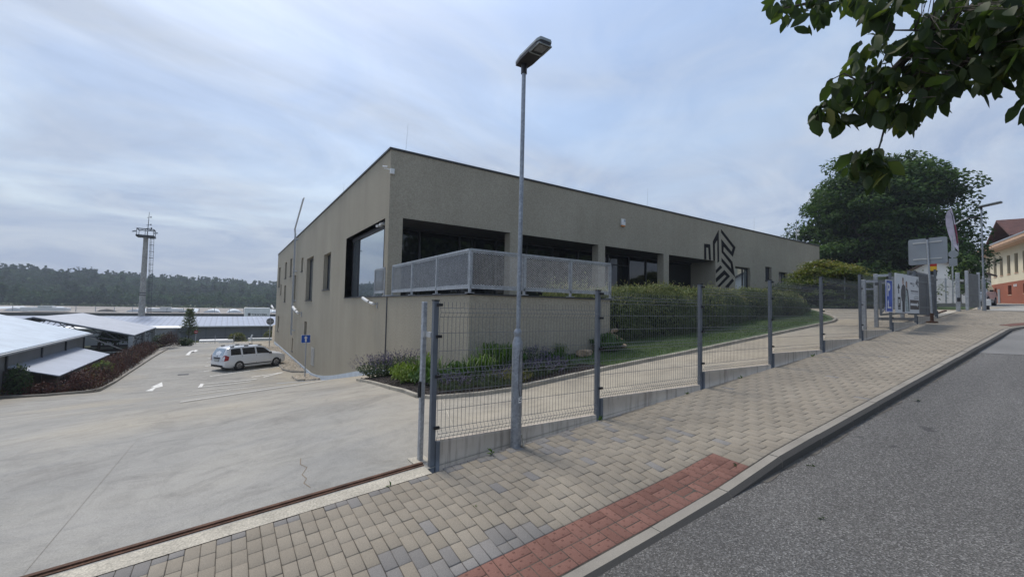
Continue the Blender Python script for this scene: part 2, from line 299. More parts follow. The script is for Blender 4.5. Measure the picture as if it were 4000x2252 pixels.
FOL = dict(
 walnut=foliage('walnut_leaf', [(0, (.022, .036, .012)), (.55, (.045, .068, .024)), (.85, (.085, .105, .032)), (1, (.14, .14, .032))], .48),
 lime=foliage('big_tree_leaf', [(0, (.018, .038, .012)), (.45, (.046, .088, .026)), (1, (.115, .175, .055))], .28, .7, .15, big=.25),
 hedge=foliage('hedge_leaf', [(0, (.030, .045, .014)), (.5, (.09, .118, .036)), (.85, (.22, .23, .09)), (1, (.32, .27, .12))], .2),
 viburnum=foliage('viburnum_leaf', [(0, (.03, .052, .014)), (.5, (.075, .11, .028)), (.85, (.21, .20, .045)), (1, (.22, .14, .045))], .3),
 flower=mat('white_flower', (.75, .75, .66), .7), purple=foliage('lavender_flower', [(0, (.05, .042, .075)), (1, (.14, .115, .22))], .2),
 sage=foliage('catmint_leaf', [(0, (.03, .045, .02)), (1, (.085, .11, .06))], .2), lily=foliage('daylily_leaf', [(0, (.03, .065, .012)), (1, (.12, .20, .035))], .3),
 chartreuse=foliage('yellow_green_leaf', [(0, (.06, .095, .015)), (1, (.17, .23, .045))], .3), shrub=foliage('shrub_leaf', [(0, (.02, .05, .012)), (1, (.07, .13, .03))], .25),
 barberry=foliage('barberry_leaf', [(0, (.030, .013, .012)), (.6, (.075, .024, .022)), (.82, (.11, .05, .034)), (1, (.11, .13, .035))], .2),
 box=foliage('box_leaf', [(0, (.012, .03, .008)), (1, (.04, .075, .02))], .15), pine=foliage('pine_needle', [(0, (.06, .082, .04)), (1, (.19, .22, .11))], .3),
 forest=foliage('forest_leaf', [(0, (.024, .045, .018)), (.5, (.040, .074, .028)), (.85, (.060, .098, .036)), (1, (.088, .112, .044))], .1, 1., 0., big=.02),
 meadow=foliage('bright_scrub_leaf', [(0, (.035, .06, .018)), (1, (.085, .11, .035))], .1), grass=foliage('grass_blade', [(0, (.045, .085, .016)), (.8, (.08, .13, .03)), (1, (.14, .16, .05))], .35),
 rough=foliage('rough_grass_blade', [(0, (.06, .085, .02)), (1, (.20, .18, .08))], .3),
)
SKYK, SUN_E, EXPO, HAZE = .13, 1.5, 0.62, 0.00055
CLOUD_C, CLOUD_D, CLOUD_LOC = (.20, .265, .405), (.385, .43, .505), (0, 0, 0)
# ---------------------------------------------------------------- heights of the place
def sx(X): return np.where(np.asarray(X) < 26, -1.758+.0832*(np.asarray(X)-1.926), .245+(np.asarray(X)-26)*.0285)
GZ = -4.65
def yard_z(X, Y):
    X = np.asarray(X, float); Y = np.asarray(Y, float); a = sx(X)
    t = np.clip((Y-8)/21.5, 0, 1); t = .4*t+.6*t*t*(3-2*t)
    return np.where(X > 4.62, a, a+(GZ-a)*t)
def dip(X, Y):                                      # the pavement dips to the lowered kerb by the red strip
    a = np.clip((5.4-np.asarray(X, float))/1.9, 0, 1); b = np.clip((3.4-np.asarray(Y, float))/1.1, 0, 1)
    return .085*a*a*(3-2*a)*b*b*(3-2*b)
def pave_z(X, Y): return sx(X)+.02*(np.asarray(Y)-4.4)-dip(X, Y)
def ys(a): return float(yard_z(*a))
def grid(name, xs, ys_, zf, mat_, kind='structure'):
    X, Y = np.meshgrid(xs, ys_, indexing='ij'); Z = zf(X, Y); n, m = X.shape
    V = np.stack([X, Y, Z], -1).reshape(-1, 3); i = np.arange(n-1)[:, None]*m+np.arange(m-1)[None]
    F = np.stack([i, i+m, i+m+1, i+1], -1).reshape(-1, 4)
    o = mesh_np(name, V, F, mat_); o.data.polygons.foreach_set('use_smooth', [True]*len(F)); return tag(o, kind=kind)
def drape(name, poly, zf, dz, mat_, step=1.0, kind='structure'):
    """polygon laid on the ground as a thin sheet (its outline subdivided so it follows the slope)"""
    import bmesh
    bm = bmesh.new(); pts = []
    for (a, b) in zip(poly, poly[1:]+poly[:1]):
        k = max(1, int(math.dist(a, b)/step))
        for j in range(k): pts.append((a[0]+(b[0]-a[0])*j/k, a[1]+(b[1]-a[1])*j/k))
    f = bm.faces.new([bm.verts.new((x, y, 0)) for x, y in pts])
    bmesh.ops.triangulate(bm, faces=[f])
    x0, x1 = min(p[0] for p in poly), max(p[0] for p in poly); y0, y1 = min(p[1] for p in poly), max(p[1] for p in poly)
    for ax, lo, hi in ((0, x0, x1), (1, y0, y1)):
        k = lo+step
        while k < hi:
            c = [0, 0, 0]; n = [0, 0, 0]; c[ax] = k; n[ax] = 1
            bmesh.ops.bisect_plane(bm, geom=bm.verts[:]+bm.edges[:]+bm.faces[:], plane_co=c, plane_no=n); k += step
    for v in bm.verts: v.co.z = float(zf(v.co.x, v.co.y))+dz
    bmesh.ops.recalc_face_normals(bm, faces=bm.faces[:])
    if sum(q.normal.z for q in bm.faces) < 0: bmesh.ops.reverse_faces(bm, faces=bm.faces[:])
    me = bpy.data.meshes.new(name); bm.to_mesh(me); bm.free(); me.materials.append(mat_)
    o = bpy.data.objects.new(name, me); COL.objects.link(o); return tag(o, kind=kind)
def kerb_line(name, pts, w, h, mat_, zf, joint=1.0, base=-.12, cham=.015):
    """kerb of separate stones with open joints along a polyline (pts is the left edge seen along it)"""
    mb = MB()
    for a, b in zip(pts, pts[1:]):
        L = math.dist(a, b); k = max(1, round(L/joint)); d = np.array([(b[0]-a[0])/L, (b[1]-a[1])/L]); nrm = np.array([d[1], -d[0]])
        for j in range(k):
            p = np.array(a)+d*(L*j/k+.004); q = np.array(a)+d*(L*(j+1)/k-.004); e = random.uniform(-.004, .004)
            vs = []
            for s in (p, q):
                z = float(zf(*(s+nrm*w/2)))+e
                for off, zz in ((0, base), (0, h-.008), (.008, h), (w-cham, h), (w, h-cham), (w, base)):
                    t = s+nrm*off; vs.append((t[0], t[1], z+zz))
            mb.add(vs, [(i, i+1, i+7, i+6) for i in range(5)]+[(5, 4, 3, 2, 1, 0), (6, 7, 8, 9, 10, 11)])
    return tag(mb.build(name, mat_), kind='structure')
# ---------------------------------------------------------------- street, pavement, yard, ground
KY = 2.33
def kerb_in(X):                                     # inner kerb edge: straight, then bending out to the side street
    X = np.asarray(X, float); return KY-np.where(X > 19.2, .14*(X-19.2)**2, 0)
def road_z(X, Y):
    X = np.asarray(X, float); d = np.clip((X-3.6)/2.2, 0, 1); d = d*d*(3-2*d)
    d2 = np.clip((X-18)/3, 0, 1); d = d*(1-d2)
    return sx(X)-.04-.122+.09*d2+.012*np.clip(np.asarray(Y)-2.2, -6, 1)
xs = np.concatenate([np.arange(-14, 30, .5), np.arange(30, 150, 4)])
grid('road', xs, np.concatenate([np.arange(-12, 2.6, .4), [2.6]]), road_z, MT['asphalt'])
grid('verge', xs, np.array([-30., -20, -12]), lambda X, Y: road_z(X, np.full_like(Y, -6.))+.02, MT['earth'])
grid('pavement_bed', np.arange(-14, 29.1, .5), np.linspace(0, 1, 6), lambda X, Y: X*0, MT['joint'])
o = bpy.data.objects['pavement_bed']; v = np.empty(len(o.data.vertices)*3, np.float32); o.data.vertices.foreach_get('co', v); v = v.reshape(-1, 3)
v[:, 1] = kerb_in(v[:, 0])-.05+v[:, 1]*(4.29-kerb_in(v[:, 0])); v[:, 2] = pave_z(v[:, 0], v[:, 1])-.007; o.data.vertices.foreach_set('co', v.ravel()); o.data.update()
grid('side_street', np.arange(27, 150, 3.), np.array([-3., 2, 4.35, 8, 14, 22]), lambda X, Y: sx(X)-.012, MT['dirtpave'])
kp = [(x, float(kerb_in(x))) for x in np.concatenate([np.arange(-8, 19, 1.0), np.arange(19, 24.6, .5)])]
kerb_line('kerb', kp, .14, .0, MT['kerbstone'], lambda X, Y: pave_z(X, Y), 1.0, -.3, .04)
def pavers():
    V = []; F = []; LV = []; n = 0
    def brick(x0, y0, x1, y1, lv, V, F, LV, t=.0):
        e = random.uniform(.0012, .0034); b = .005
        z = lambda x, y: float(pave_z(x, y))+t
        c = [(x0+e, y0+e), (x1-e, y0+e), (x1-e, y1-e), (x0+e, y1-e)]; c2 = [(x0+e+b, y0+e+b), (x1-e-b, y0+e+b), (x1-e-b, y1-e-b), (x0+e+b, y1-e-b)]
        k = len(V)
        for p in c: V.append((*p, z(*p)-.012))
        for p in c: V.append((*p, z(*p)-.0035))
        for p in c2: V.append((*p, z(*p)))
        F.append((k+8, k+9, k+10, k+11))
        for i in range(4):
            j = (i+1) % 4; F.append((k+4+i, k+4+j, k+8+j, k+8+i)); F.append((k+i, k+j, k+4+j, k+4+i))
        LV += [lv]*12
    RV, RF, RL = [], [], []
    nx = 0; X = -6.0
    while X < 28.4:
        off = 0 if (nx//2) % 2 == 0 else .1
        lo = float(kerb_in(X+.05))+.003; red = 0.0 < X < 4.58; hi = 4.275 if X > 1.95 else 4.225
        lo = max(lo, -1.)
        if X > 22.2 and X < 25.4: hi = 4.30
        if red:
            for yy in (lo, lo+.2):
                if (nx//2 + (0 if yy == lo else 1)) % 2: brick(X, yy, X+.1, yy+.2, random.random(), RV, RF, RL)
                elif nx % 2 == 0:
                    brick(X, yy, X+.2, yy+.1, random.random(), RV, RF, RL); brick(X, yy+.1, X+.2, yy+.2, random.random(), RV, RF, RL)
            lo += .4
        y = lo-.2+off
        while y < hi-.01:
            a, b = max(y, lo), min(y+.2, hi)
            if b-a > .02:
                xc, yc = X+.05, (a+b)/2; grey = False
                if -3 < xc < 2.65 and yc < 2.75+.22*(2.65-xc)+.12*math.sin(xc*7) and yc < 3.25: grey = random.random() < .88
                elif yc > 4.1 and xc < 3.6: grey = b-a < .15 or random.random() < .25
                elif 3.1 < xc < 3.9 and yc > 3.8: grey = random.random() < .55
                elif random.random() < (.06 if xc < 5 else .008): grey = True
                lv = random.uniform(.75, 1) if grey else random.uniform(0, .62)
                brick(X, a, X+.1, b, lv, V, F, LV, random.uniform(-.0025, .002))
            y += .2
        X = round(X+.1, 4); nx += 1
    tag(mesh_np('pavement', V, F, MT['pave'], lv=LV), kind='structure')
    # tactile nubs of the red warning strip
    mb = MB()
    o = mesh_np('tactile_paving', RV, RF, MT['redpave'], lv=RL); tag(o, kind='structure')
    nub = []
    for i in range(46*2):
        for j in range(8):
            x = .025+i*.05; y = KY+.028+j*.05
            if x < 4.57 and (i+j) % 2 == 0: nub.append((x, y))
    VV, FF = [], []
    for x, y in nub:
        k = len(VV); z = float(pave_z(x, y))-.0005
        for r, h in ((.0125, 0), (.009, .0038)):
            for q in range(8): VV.append((x+r*math.cos(q*PI/4), y+r*math.sin(q*PI/4), z+h))
        for q in range(8): FF.append((k+q, k+(q+1) % 8, k+8+(q+1) % 8, k+8+q))
        for q in (0, 2, 4): FF.append((k+8, k+8+q+1, k+8+q+2, k+8+(q+3) % 8))
    o2 = mesh_np('tactile_nubs', VV, FF, MT['redpave'], lv=[.2]*len(VV)); o2.parent = o
pavers()
drape('road', [(14.68, 2.185), (14.95, 1.5), (15.6, -9), (60, -9), (60, -1), (30, -1.0), (23.2, .3), (21.5, 1.4), (20, 2.0), (18.5, 2.18)], road_z, .006, MT['asphalt2'], 1.)
drape('tactile_paving', [(20.2, 2.28), (20.9, 2.0), (21.6, 1.7), (22.0, 1.95), (21.2, 2.3), (20.4, 2.55)], pave_z, .006, MT['redpave'], .5)
g_ = [(x, 2.195) for x in np.arange(4.5, 18.01, .5)]; drape('gutter_grit', g_+[(x, 2.195-.02-.05*random.random()-.03*math.sin(x*1.3)**2) for x in np.arange(18, 4.49, -.12)], road_z, .004, MT['gutter'], 1.)
# concrete yard and drive behind the fence; the lot falls away along the building
grid('concrete_yard', np.unique(np.concatenate([np.arange(-34, 4.6, .5), [4.6, 4.64], np.arange(5, 40, 1.)])),
     np.concatenate([[4.35, 4.5], np.arange(5, 60, .5)]), lambda X, Y: yard_z(X, Y)-np.where((X < -5.25) & (Y > 29.4), np.clip((-5.25-X)*.5, 0, 1.4), 0)-np.where((X > 4.62) & (Y > 13.5), 1.2*np.clip(Y-13.5, 0, 1), 0), MT['yard'])
drape('gate_threshold', [(-14, 4.224), (1.86, 4.224), (1.86, 4.43), (-14, 4.43)], lambda X, Y: pave_z(X, Y), .003, MT['strip'], .6)
mb = MB()
mb.bar((-14, 4.49, float(sx(-14))+.006), (1.87, 4.515, float(sx(1.87))+.006), .042, .03); mb.bar((-14, 4.452, float(sx(-14))+.002), (1.87, 4.477, float(sx(1.87))+.002), .03, .012)
tag(mb.build('gate_track', MT['rust']), 'rusty steel gate rail set in the concrete along the pavement', 'gate track')
drape('gate_threshold', [(22.15, 4.3), (25.5, 4.3), (25.5, 4.6), (22.15, 4.6)], lambda X, Y: sx(X), .012, MT['strip'], .6)
mb = MB(); mb.bar((22.2, 4.66, float(sx(22.2))+.02), (25.5, 4.68, float(sx(25.5))+.02), .08, .05)
tag(mb.build('gate_track', MT['rust']), 'short rusty gate rail across the upper driveway', 'gate track')
# far ground, hill
def far_z(X, Y):
    d = Y-57
    z = np.where(d < 0, np.where(X < 4, -4.9, -4.9), np.where(d < 45, -4.7-d*.062, -7.5-np.clip((d-45)*.03, 0, 4)))
    return z
gx = np.concatenate([[-1500, -700, -300, -120], np.arange(-60, 61, 4), [90, 140, 300, 700, 1500]])
grid('ground', gx, np.concatenate([[4.36, 8, 14, 20, 24, 27, 29.2, 29.6, 31, 40, 57, 58], np.arange(62, 110, 6), [120, 140, 170, 220, 300, 420, 800, 1600]]),
     lambda X, Y: np.where((X > 4) & (Y < 57), np.minimum(sx(X), 1.4)-.35-np.where(X < 5, 3, 0), np.where((X < -4.8) & (Y < 57), np.where(Y < 29.3, yard_z(X, Y)-.9, -5.0-np.clip((-5.8-X)*.3, 0, .9)), np.minimum(far_z(X, Y), np.where(Y < 57, yard_z(X, Y)-1., 99)))), MT['earth'])
# ---------------------------------------------------------------- the office building
X0, YB, YT, X1, Y1, ZR, ZF, ZL = 4.546, 14.618, 8.513, 40.08, 55.2, 5.50, 3.105, .27
bld = thing('office_building', 'large flat-roofed olive grey office building with terrace and dark geometric emblem', 'building', (X0, YB, 0))
def fX(u, w, d): return (X0+d, u, w)                # left facade: u = Y, d inwards
def fY(u, w, d): return (u, YB+d, w)
def facade(mb, fr, u0, u1, z0, z1, holes, depth=.32, flip=False):
    us = sorted({u0, u1}|{h[0] for h in holes}|{h[1] for h in holes}); zs = sorted({z0, z1}|{h[2] for h in holes}|{h[3] for h in holes})
    us = [u for u in us if u0 <= u <= u1]; zs = [z for z in zs if z0 <= z <= z1]
    for a, b in zip(us, us[1:]):
        for c, d in zip(zs, zs[1:]):
            if any(h[0] <= a and b <= h[1] and h[2] <= c and d <= h[3] for h in holes): continue
            q = [fr(a, c, 0), fr(b, c, 0), fr(b, d, 0), fr(a, d, 0)]; mb.quad(*(q[::-1] if flip else q))
    for h in holes:
        if len(h) > 4 and h[4] == 0: continue
        a, b, c, d = h[:4]
        for p, q in (((a, c), (b, c)), ((b, c), (b, d)), ((b, d), (a, d)), ((a, d), (a, c))):
            mb.quad(fr(*p, 0), fr(*p, depth), fr(*q, depth), fr(*q, 0))
LW = [(24.6, 26.65, .79, 2.84), (30.33, 33.2, .2, 3.15), (35.07, 36.03, 2.42, 3.45), (41.85, 43.22, 2.4, 3.97), (45.9, 47.42, 2.38, 3.97), (51.8, 53.7, 1.74, 3.87),
      (38.8, 39.93, .15, 2.32), (45.87, 47.33, .1, 1.69), (50.0, 51.02, .89, 1.93), (51.0, 52.63, -3.03, -1.42), (32.07, 33.17, -2.2, -1.27), (38.85, 39.73, -3.98, -2.9)]
RW = [(27.18, 29.08, 1.0, 2.95), (31.12, 32.02, 2.25, 3.21), (33.07, 34.48, 1.5, 2.965), (37.39, 38.77, 2.47, 3.955)]
mb = MB()
facade(mb, fX, YB, Y1, -5.2, ZR, LW+[(YB, 15.05, ZL, ZF, 0), (15.05, 21.03, ZL, ZF)], flip=True)
facade(mb, fX, YT, YB, -3.4, ZL, [], flip=True)
facade(mb, fY, X0, X1, -2.4, ZR, RW+[(X0, 24.91, ZL, ZF, 0)])
mb.quad((X0, YT, -2.2), (9.11, YT, -2.2), (9.11, YT, ZL), (X0, YT, ZL)); mb.quad((9.11, YT, -2.2), (9.11, YB, -2.2), (9.11, YB, ZL), (9.11, YT, ZL))
mb.quad((X1, YB, -2), (X1, Y1, -2), (X1, Y1, ZR), (X1, YB, ZR)); mb.quad((X0, Y1, -5.2), (X1, Y1, -5.2), (X1, Y1, ZR), (X0, Y1, ZR))
mb.quad((24.91, YB, ZL), (24.91, 16.8, ZL), (24.91, 16.8, ZF), (24.91, YB, ZF))
mb.quad((X0, YB, ZR-.05), (X1, YB, ZR-.05), (X1, Y1, ZR-.05), (X0, Y1, ZR-.05))
mb.quad((X0, 21.03, ZL), (X0+4, 21.03, ZL), (X0+4, 21.03, ZF), (X0, 21.03, ZF))
mb.build('wall', MT['stucco'], bld)
mb = MB(); mb.box(X0+.01, YB+.01, ZF, X0+.32, 21.02, ZF+.03)
mb.quad((X0+.3, YB+.002, ZF-.004), (X0+.3, 21, ZF-.004), (24.9, 21, ZF-.004), (24.9, YB+.002, ZF-.004)); mb.build('soffit', MT['soffit'], bld)
mb = MB(); mb.box(X0+.01, YT+.01, ZL-.2, 9.1, YB+.005, ZL-.002); mb.box(X0+.02, YB+.01, ZL-.2, 24.9, 16.9, ZL-.001); mb.build('terrace_floor', MT['kerb'], bld)
mb = MB()                                           # metal cappings
for a in ((X0-.04, YT-.04, X0+.06, 21.03), (X0-.04, YT-.04, 9.15, YT+.06), (9.05, YT+.06, 9.15, YB-.01)): mb.box(a[0], a[1], ZL+.002, a[2], a[3], ZL+.035)
mb.build('terrace_capping', MT['coping'], bld)
mb = MB()
mb.box(X0-.05, YB-.05, ZR-.02, X1+.05, YB+.25, ZR+.035); mb.box(X0-.05, YB+.25, ZR-.02, X0+.25, Y1, ZR+.035); mb.box(X1-.25, YB+.25, ZR-.02, X1+.05, Y1, ZR+.035)
cp = mb.build('roof_coping', MT['coping'], bld)
mb = MB(); mb.box(X0-.055, YB-.055, ZR+.036, X1+.055, YB+.26, ZR+.046); mb.box(X0-.055, YB+.26, ZR+.036, X0+.26, Y1, ZR+.046); e = mb.build('coping_top', MT['edge'], cp)
for a, b in ((X0, 5.05), (9.66, 10.11), (14.80, 15.26), (19.84, 20.29)):
    mb = MB(); mb.box(a+(.002 if a == X0 else 0), YB+.002, ZL+.07, b, YB+.42, ZF+.01); c = mb.build('column', MT['stucco'], bld)
    mb = MB(); mb.box(a-.01, YB-.012, ZL, b+.012, YB+.43, ZL+.075); mb.build('column_base', MT['edge'], c)
YG = 16.3                                           # glazed wall behind the columns
gw = part('glazed_wall', bld)
mb = MB(); mb.quad((X0+.4, YG, ZL), (24.9, YG, ZL), (24.9, YG, ZF), (X0+.4, YG, ZF)); mb.build('glass', MT['glass'], gw)
mb = MB(); z0, z1 = ZL, 3.0
for x in (X0+.42, 6.35, 8.15, 8.75, 10.0, 11.7, 13.3, 15.0, 16.6, 17.2, 18.9, 20.4, 22.0): mb.box(x-.035, YG-.06, z0, x+.035, YG+.03, z1)
mb.box(X0+.385, YG-.07, z1, 24.9, YG+.03, ZF-.006); mb.box(X0+.385, YG-.065, z0+.001, 24.9, YG+.03, z0+.07); mb.box(8.15, YG-.055, 2.35, 10, YG+.02, 2.42); mb.box(15, YG-.055, 2.45, 18.9, YG+.02, 2.5)
mb.build('mullions', MT['frame'], gw)
mb = MB(); mb.box(21.64, 16.2, ZL, 21.70, 16.8, 2.88); mb.box(21.7, 16.62, ZL, 24.9, 16.8, ZF-.005); mb.build('entrance_wall', MT['stucco'], bld)
dr = part('entrance_door', bld)
mb = MB(); mb.box(22.3, 16.56, ZL, 23.75, 16.618, 2.4); mb.build('frame', MT['frame'], dr)
mb = MB(); mb.quad((22.38, 16.553, ZL+.05), (22.99, 16.553, ZL+.05), (22.99, 16.553, 2.32), (22.38, 16.553, 2.32)); mb.quad((23.06, 16.553, ZL+.05), (23.67, 16.553, ZL+.05), (23.67, 16.553, 2.32), (23.06, 16.553, 2.32)); mb.build('glass', MT['glass'], dr)
# corner glazing on the left facade
cg = part('corner_window', bld)
mb = MB(); mb.quad((X0+.33, 21.0, ZL+.06), (X0+.33, 16.08, ZL+.06), (X0+.33, 16.08, ZF-.16), (X0+.33, 21.0, ZF-.16)); mb.quad((X0+.33, 16.08, ZL+.06), (X0+.42, 16.08, ZL+.06), (X0+.42, 16.08, ZF-.1), (X0+.33, 16.08, ZF-.1)); mb.build('glass', MT['glass2'], cg)
mb = MB()
for y, hw in ((20.95, .05), (19.9, .012), (16.1, .02)): mb.box(X0+.30, y-hw, ZL+.04, X0+.345, y+hw, ZF-.15)
mb.box(X0+.27, 16.08, ZF-.16, X0+.37, 21.02, ZF-.005); mb.box(X0+.27, 16.08, ZL+.035, X0+.37, 21.02, ZL+.085); mb.build('frame', MT['frame'], cg)
# punched windows
for (a, b, c, d) in LW:
    w = part('window', bld); mb = MB(); k = X0+.22
    for q in ((a, a+.06, c, d), (b-.06, b, c, d), (a+.06, b-.06, c, c+.06), (a+.06, b-.06, d-.08, d)): mb.box(k, q[0]+.002, q[2]+.002, k+.09, q[1]-.002, q[3]-.002)
    if b-a > 2.5: mb.box(k, (a+b)/2-.03, c+.06, k+.08, (a+b)/2+.03, d-.08)
    mb.build('frame', MT['frame'], w)
    mb = MB(); mb.quad((k+.05, b-.05, c+.05), (k+.05, a+.05, c+.05), (k+.05, a+.05, d-.06), (k+.05, b-.05, d-.06)); mb.build('pane', MT['glass2'] if b-a > 1.5 else MT['glass'], w)
    mb = MB(); mb.box(X0-.06, a-.04, c-.05, X0+.22, b+.04, c+.001); mb.build('sill', MT['coping'], w)
for (a, b, c, d) in RW:
    w = part('window', bld); mb = MB(); k = YB+.18
    for q in ((a, a+.07, c, d), (b-.07, b, c, d), (a+.07, b-.07, c, c+.07), (a+.07, b-.07, d-.1, d)): mb.box(q[0]+.002, k, q[2]+.002, q[1]-.002, k+.09, q[3]-.002)
    mb.box(a+(b-a)*.66, k, c+.07, a+(b-a)*.66+.06, k+.08, d-.1)
    mb.build('frame', MT['frame'], w)
    mb = MB(); mb.quad((a+.05, k+.04, c+.05), (b-.05, k+.04, c+.05), (b-.05, k+.04, d-.07), (a+.05, k+.04, d-.07)); mb.build('pane', MT['glass2'], w)
    mb = MB(); mb.box(a-.04, YB-.05, c-.07, b+.04, YB+.18, c+.001); mb.build('sill', MT['coping'], w)
# emblem painted on the wall
EM = [[[23.68, 4.06], [24.28, 4.09], [24.33, 4.02], [24.4, 3.12], [24.21, 3.12], [24.12, 3.85], [23.89, 3.85], [23.91, 3.12], [23.7, 3.12]],
[[25.25, 5.08], [25.3, 3.11], [25.13, 3.01], [25.1, 4.44], [24.83, 4.16], [24.85, 3.12], [24.66, 3.12], [24.62, 4.31]],
[[25.54, 5.17], [27.21, 4.18], [26.88, 3.54], [25.82, 4.1], [25.79, 3.8], [26.83, 3.21], [27.14, 2.25], [25.58, 3.13], [25.58, 3.36], [26.71, 2.74], [26.62, 3.07], [25.59, 3.71], [25.55, 4.54], [26.74, 3.85], [26.9, 4.12], [25.54, 4.95]],
[[25.44, 2.88], [25.65, 2.76], [24.94, 2.33], [24.94, 2.54]],
[[25.89, 2.62], [26.55, 2.26], [25.3, 1.5], [25.0, 1.5], [26.15, 2.25], [25.92, 2.32], [24.96, 1.79], [24.94, 2.04]],
[[26.82, 2.13], [27.01, 2.0], [26.3, 1.5], [25.95, 1.55]]]
mb = MB()
for p in EM: mb.prism(p, fY, -.012, .005)
mb.build('emblem', MT['emblem'], bld)
# pale insulated base following the ground along the left wall
mb = MB(); yy = list(np.arange(11.6, 30.6, .5))+[32, 40, 48, Y1]
for a, b in zip(yy, yy[1:]):
    f = lambda y: min(.25, .05+.03*(y-11.6))
    za, zb = ys((4, a)), ys((4, b)); p = X0-.035
    mb.quad((p, b, zb-.3), (p, a, za-.3), (p, a, za+f(a)), (p, b, zb+f(b))); mb.quad((p, b, zb+f(b)), (p, a, za+f(a)), (X0, a, za+f(a)), (X0, b, zb+f(b)))
mb.build('base_strip', MT['insul'], bld)
mb = MB()                                           # vent louvre
for k in range(14): mb.box(X0-.03, 28.6, -3.86+k*.08, X0-.002, 29.64, -3.83+k*.08)
for y in (28.6, 28.95, 29.3, 29.62): mb.box(X0-.022, y, -3.88, X0-.001, y+.02, -2.74)
mb.build('vent_louvre', MT['edge'], bld)
mb = MB(); mb.box(X0-.02, 14.47, -2.6, X0-.001, 14.55, ZL-.01); mb.build('expansion_joint', MT['coping'], bld)
# terrace railing
rail = part('terrace_railing', bld)
RT, RBm = 1.325, .44
runs = [((X0, 16.05), (X0, 14.82), 1), ((X0, 13.98), (X0, YT+.03), 3), ((X0, YT), (9.10, YT), 3)]
fr = MB()
def dpt(p, q, t): return np.array([p[0]+(q[0]-p[0])*t, p[1]+(q[1]-p[1])*t])
for p, q, n in runs:
    P3 = lambda t, z: (*dpt(p, q, t), z)
    fr.bar(P3(0, RT-.025), P3(1, RT-.025), .06, .05); fr.bar(P3(0, RBm), P3(1, RBm), .05, .06)
    for k in range(n+1):
        if n == 3 and k == 3 and q[0] == X0: continue
        fr.bar(P3(k/n, ZL+.036), P3(k/n, RT-.05), .05, .05, up=(1, 0, 0)); c = P3(k/n, ZL+.04); pl = MB(); pl.box(c[0]-.08, c[1]-.08, ZL+.036, c[0]+.08, c[1]+.08, ZL+.05); pl.build('foot_plate', MT['galv'], rail)
    for k in range(n):
        L = math.dist(p, q)/n; t0, t1 = k/n+.045/L/n*1.0, (k+1)/n-.045/L/n; z0, z1 = RBm+.05, RT-.075
        for z in (z0, z1): fr.bar(P3(t0, z), P3(t1, z), .022, .03)
        for t in (t0, t1): fr.bar(P3(t, z0), P3(t, z1), .022, .03, up=(1, 0, 0))
        w = (t1-t0)*n*L; h = z1-z0; m = MB(); s = .075; g = .62
        a = np.array(P3(t0, z0)); du = (np.array(P3(t1, z0))-a)/w
        def seg(u0, v0, u1, v1):
            m.bar(a+du*u0+np.array([0, 0, v0]), a+du*u1+np.array([0, 0, v1]), .005, .0098, up=np.cross(du, (0, 0, 1)))
        kk = -h/g
        while kk < w:
            for sgn in (1, -1):                     # both families of the expanded metal diamonds
                u0, v0, u1, v1 = kk, 0., kk+h/g, h
                if u0 < 0: v0 += (0-u0)*g; u0 = 0
                if u1 > w: v1 -= (u1-w)*g; u1 = w
                if u1-u0 > .01:
                    if sgn == 1: seg(u0, v0, u1, v1)
                    else: seg(u0, h-v0, u1, h-v1)
            kk += s
        m.build('mesh_panel', MT['galv'], rail)
fr.build('frame', MT['galv'], rail)
# ---------------------------------------------------------------- fittings on the building
def wall_lamp(y, z, lab, s=1.):
    t = thing('wall_camera', lab, 'camera', (X0, y, z), 0, 'white tube cameras on the left wall')
    mb = MB(); mb.box(X0-.04*s, y-.05*s, z-.22*s, X0-.001, y+.05*s, z+.08*s); mb.bar((X0-.03*s, y, z), (X0-.18*s, y+.02, z), .05*s, .05*s); mb.build('bracket', MT['galv'], t)
    a = np.array([X0-.2*s, y+.05, z+.0]); b = a+np.array([-.02, .55*s, .06*s]); c = b+np.array([-.02, .2*s, .04*s]); d = c+np.array([-.05, .95*s, .22*s])
    mb = MB(); mb.tube([a, b], .075*s, 12); mb.build('arm', MT['white'], t)
    mb = MB(); mb.tube([b, c], .04*s, 8); mb.build('joint', MT['dark'], t)
    mb = MB(); mb.tube([c, d], .085*s, 12); mb.build('housing', MT['white'], t)
wall_lamp(15.62, .03, 'white tube camera on the left wall just below the corner window sill', .68)
wall_lamp(34.65, -.72, 'white tube camera on the left wall beside the long ladder', 1.25)
wall_lamp(54.6, -.75, 'white tube camera at the far end of the left wall', 1.2)
t = thing('alarm_siren', 'white alarm box with orange base on the fascia', 'alarm', (16.47, YB, 4.37))
mb = MB(); mb.bbox(16.33, YB-.11, 4.27, 16.61, YB-.001, 4.58, .02); mb.build('housing', MT['white'], t); mb = MB(); mb.bbox(16.35, YB-.1, 4.2, 16.59, YB-.005, 4.268, .015); mb.build('light', MT['orange'], t)
mb = MB(); mb.box(16.46, YB-.112, 4.44, 16.59, YB-.1115, 4.55); mb.build('label_plate', MT['galv'], t)
t = thing('corner_detector', 'small white sensor on the building corner under the roof', 'sensor', (X0, YB, 4.75))
mb = MB(); mb.box(X0-.02, YB-.09, 4.6, X0+.12, YB-.002, 4.78); mb.build('box', MT['white'], t); mb = MB(); mb.bar((X0-.01, YB+.02, 4.76), (X0-.2, YB+.12, 4.8), .03, .03); mb.tube([(X0-.12, YB+.0, 4.83), (X0-.24, YB+.1, 4.85)], .035, 8); mb.build('arm', MT['white'], t)
t = thing('dome_camera', 'pair of white cameras under the soffit beside the corner column', 'camera', (X0+.2, 15.6, ZF))
mb = MB(); mb.bar((X0+.15, 15.45, ZF-.03), (X0+.15, 15.95, ZF-.03), .12, .05); mb.build('mount', MT['dark'], t)
